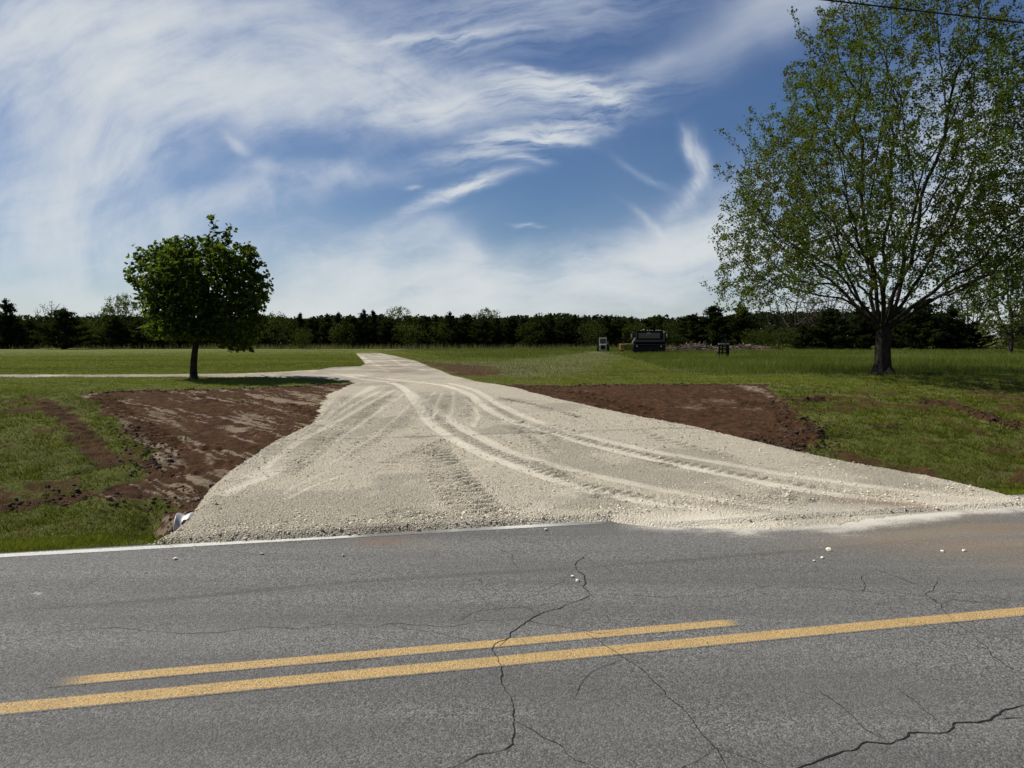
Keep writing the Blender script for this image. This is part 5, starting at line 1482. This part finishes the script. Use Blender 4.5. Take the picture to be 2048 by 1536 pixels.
for s in (-1, 1):
    part('headlight', M_LAMP, tk, lambda b: b.wheel((s * w * .36, -.29, hh * .31), .045, .05, 1, 12))
    part('mirror', M_GREY, tk, lambda b: (b.tube([(s * w * .42, .8, hh * .90), (s * w * .49, .7, hh * .92), (s * w * .525, .66, hh * .86), (s * w * .525, .66, hh * .70)], .022, 6), b.box((s * w * .53, .64, hh * .74), (.13, .1, .3), .03)))
    part('wheel', M_RUB, tk, lambda b: b.wheel((s * w * .40, .75, .42), .42, .3, 0))
    part('wheel', M_RUB, tk, lambda b: b.wheel((s * w * .40, 3.8, .42), .42, .34, 0))
for f in (-.24, -.17, -.05, .02, .09, .21, .27, .33):
    part('roof_light', M_LAMP, tk, lambda b: b.box((f * w, .72, hh * (.985 + (.02 if f == -.17 else 0))), (.075 if f not in (-.17, .21) else .11, .08, .055 if f != -.17 else .09), .015))
part('exhaust_stack', M_GREY, tk, lambda b: b.tube([(w * .44, 1.3, hh * .45), (w * .44, 1.3, hh * .98)], .055, 10))

# white machine
p0 = G3(1206, 703); k = p0[1] / F; w, hh = 26 * k, 27 * k
sk = empty('skid_steer', p0, R(-6)); tag(sk, 'small white skid steer loader with black window, left of the yellow machine', 'loader')
part('body', M_WHITEP, sk, lambda b: (b.box((0, .75, hh * .30), (w * .54, 1.4, hh * .44), .05), b.box((0, 0.02, hh * .52), (w * .56, .2, hh * .06), .03)))
part('grille', M_BLACKP, sk, lambda b: b.box((0, .03, hh * .30), (w * .33, .06, hh * .27), .02))
part('cab_frame', M_WHITEP, sk, lambda b: (b.box((0, .7, hh * .975), (w * .58, .95, hh * .07), .03), b.box((-w * .255, .3, hh * .75), (w * .07, .1, hh * .42), .02), b.box((w * .255, .3, hh * .75), (w * .07, .1, hh * .42), .02),
                                           b.box((-w * .255, 1.1, hh * .75), (w * .07, .1, hh * .42), .02), b.box((w * .255, 1.1, hh * .75), (w * .07, .1, hh * .42), .02)))
part('window', M_GLASS, sk, lambda b: b.box((0, .36, hh * .75), (w * .44, .05, hh * .36), .02))
for s in (-1, 1):
    part('headlight', M_LAMP, sk, lambda b: b.box((s * w * .14, -.09, hh * .53), (w * .17, .05, hh * .06), .02))
    part('wheel', M_RUB, sk, lambda b: b.wheel((s * w * .40, .35, hh * .19), hh * .19, w * .17, 0)); part('wheel', M_RUB, sk, lambda b: b.wheel((s * w * .40, 1.25, hh * .19), hh * .19, w * .17, 0))
    part('lift_arm', M_BLACKP, sk, lambda b: b.box((s * w * .36, .7, hh * .42), (w * .09, 1.6, hh * .12), .03))
part('mirror', M_GREY, sk, lambda b: b.box((w * .36, .2, hh * .64), (w * .12, .08, hh * .12), .02))

# yellow machine
p0 = G3(1256, 704); k = p0[1] / F; w, hh = 33 * k, 29 * k
ye = empty('yellow_loader', p0, R(-6)); tag(ye, 'low yellow tracked machine with a dark canopy and a grey arm, beside the dark truck', 'loader')
part('hood', M_YELP, ye, lambda b: (b.box((-w * .34, .5, hh * .36), (w * .30, 1.3, hh * .40), .06), b.box((-w * .34, -.1, hh * .16), (w * .32, .3, hh * .14), .04)))
part('body', M_YELD, ye, lambda b: b.box((w * .10, .8, hh * .36), (w * .56, 1.6, hh * .44), .06))
part('canopy', M_DARKBLUE, ye, lambda b: (b.box((-w * .22, .8, hh * .98), (w * .36, 1.1, hh * .06), .03), b.box((-w * .36, 1.2, hh * .77), (.06, .06, hh * .40), .015), b.box((-w * .08, 1.2, hh * .77), (.06, .06, hh * .40), .015), b.box((-w * .36, .4, hh * .77), (.06, .06, hh * .40), .015), b.box((-w * .08, .4, hh * .77), (.06, .06, hh * .40), .015)))
part('seat', M_RUB, ye, lambda b: (b.box((-w * .2, .8, hh * .62), (w * .16, .4, hh * .08), .03), b.box((-w * .2, 1.0, hh * .72), (w * .16, .1, hh * .2), .03)))
part('arm', M_GREY, ye, lambda b: b.tube([(w * .24, .2, hh * .52), (w * .34, .1, hh * .74), (w * .44, 0, hh * .95)], [.09, .12, .07], 8))
for s in (-1, 1):
    part('track', M_RUB, ye, lambda b: b.box((s * w * .36, .7, hh * .12), (w * .2, 1.7, hh * .22), .1))
part('drive_wheel', M_GREY, ye, lambda b: b.wheel((w * .45, -.1, hh * .2), hh * .2, w * .1, 0, 14))

# slatted dark frame standing in the grass
p0 = G3(1447, 716); k = p0[1] / F; w, hh = 22 * k, 36 * k
fr = empty('metal_frame', p0, R(6)); tag(fr, 'small dark open metal frame standing in the grass before the brush heap', 'frame')
for f in (-.42, -.1, .3, .46):
    part('upright', M_BLACKP, fr, lambda b: b.tube([(f * w, 0, -.02), (f * w * .95, .02, hh * (.72 if abs(f) > .4 else 1.0))], .055, 6))
for z in (.28, .50, .78):
    part('crossbar', M_GREY if z > .6 else M_BLACKP, fr, lambda b: b.tube([(-w * .5, -.03, hh * z), (w * .52, -.03, hh * (z + .01))], .05, 6))
for s in (-1, 1):
    part('leg', M_BLACKP, fr, lambda b: b.tube([(s * w * .4, 0, hh * .45), (s * w * .46, .7, -.02)], .03, 6))

# heaps of cut brush: many interlaced sticks over a low mound
M_STICK = material('cut_branches', lambda N: princ(N, N.mix(N.attr('tint'), (.035, .026, .02), (.21, .165, .12)), .95, None, .1))
def brush(pxa, pxb, pyb, depth, hts, n, label):
    xa, xb = (pxa - 1024) / F * depth, (pxb - 1024) / F * depth
    c = np.array([(xa + xb) / 2, depth]); zb = float(ground(c[None])[0])
    L = xb - xa
    V, Q, T = [], [], []
    u = rng.random(n); x = (u - .5) * L
    top = np.interp(u, np.linspace(0, 1, len(hts)), hts)
    y = rng.normal(0, 1.0, n); z = top * rng.random(n) ** .6 * np.exp(-(y / 1.9) ** 2)
    P = np.column_stack([x, y, z])
    D = rng.normal(0, 1, (n, 3)) * np.array([1.4, .7, .24]); D /= np.linalg.norm(D, axis=1)[:, None]
    Ls = rng.uniform(.2, 1.1, n); r = rng.uniform(.012, .05, n)
    A = P - D * Ls[:, None] / 2; B = P + D * Ls[:, None] / 2
    A[:, 2] = np.maximum(A[:, 2], -.05); B[:, 2] = np.maximum(B[:, 2], -.05)
    X = np.empty((2 * n, 3)); X[0::2] = A; X[1::2] = B
    par = np.full(2 * n, -1); par[1::2] = np.arange(0, 2 * n, 2)
    rr = np.repeat(r, 2)
    V, Q = tubes(X, par, rr, 0, 9, 4)
    o = mesh_np('brush_pile', V, [Q], [M_STICK], {'tint': np.repeat(rng.random(n), 8)})
    o.location = (c[0], c[1], zb)
    tag(o, label, 'brush pile', 'heaps of cut brush')
brush(1336, 1438, 700, 71, [.35, .4, .7, .85, .75, .55, .35], 1500, 'long heap of brown cut branches in the field just right of the dark truck')
brush(1455, 1532, 697, 76, [.35, .5, .75, .5, .55, .35], 1000, 'greyer heap of cut branches farther right, below the last tall cedar')
# pale heap at the far left
p0 = G3(101, 694.5)
V, Fc, tn = rocks(np.array([[-.5, 0, .2], [.1, .1, .35], [.6, -.1, .2], [0, -.2, .15], [.3, .3, .45]]), np.array([.35, .4, .33, .3, .25]), ICO, ICF, .2)
o = mesh_np('rock_heap', V, [Fc], [M_STONE], {'tint': np.clip(tn + .3, 0, 1)}); o.location = (p0[0], p0[1], p0[2])
tag(o, 'small pale rock heap at the foot of the trees, far left of the field', 'rocks')

# overhead cable
a = ray(1640, -1); b = ray(2048, 46)
HC = 8.0
pa, pb = a * HC / a[2], b * HC / b[2]
d = pb - pa; d[2] = 0; d /= np.linalg.norm(d)
base_p = np.array([pa[0], pa[1], EYE + HC])
bd = Build()
pth = [base_p + d * u + np.array([0, 0, .00035 * (u - 4) ** 2]) for u in np.linspace(-55, 55, 60)]
bd.tube(pth, .019, 6)
M_WIRE = material('black_cable', lambda N: princ(N, (.012, .012, .013), .6, None, .3))
o = bd.build('overhead_cable', M_WIRE); tag(o, 'black overhead cable crossing in front of the top of the large maple', 'cable')
bd = Build(); q = base_p + d * (np.linalg.norm((pb - pa)[:2]) * .36); bd.tube([q, q - np.array([0, 0, .06])], [.02, .012], 6); bd.build('cable_clip', M_WIRE, o)
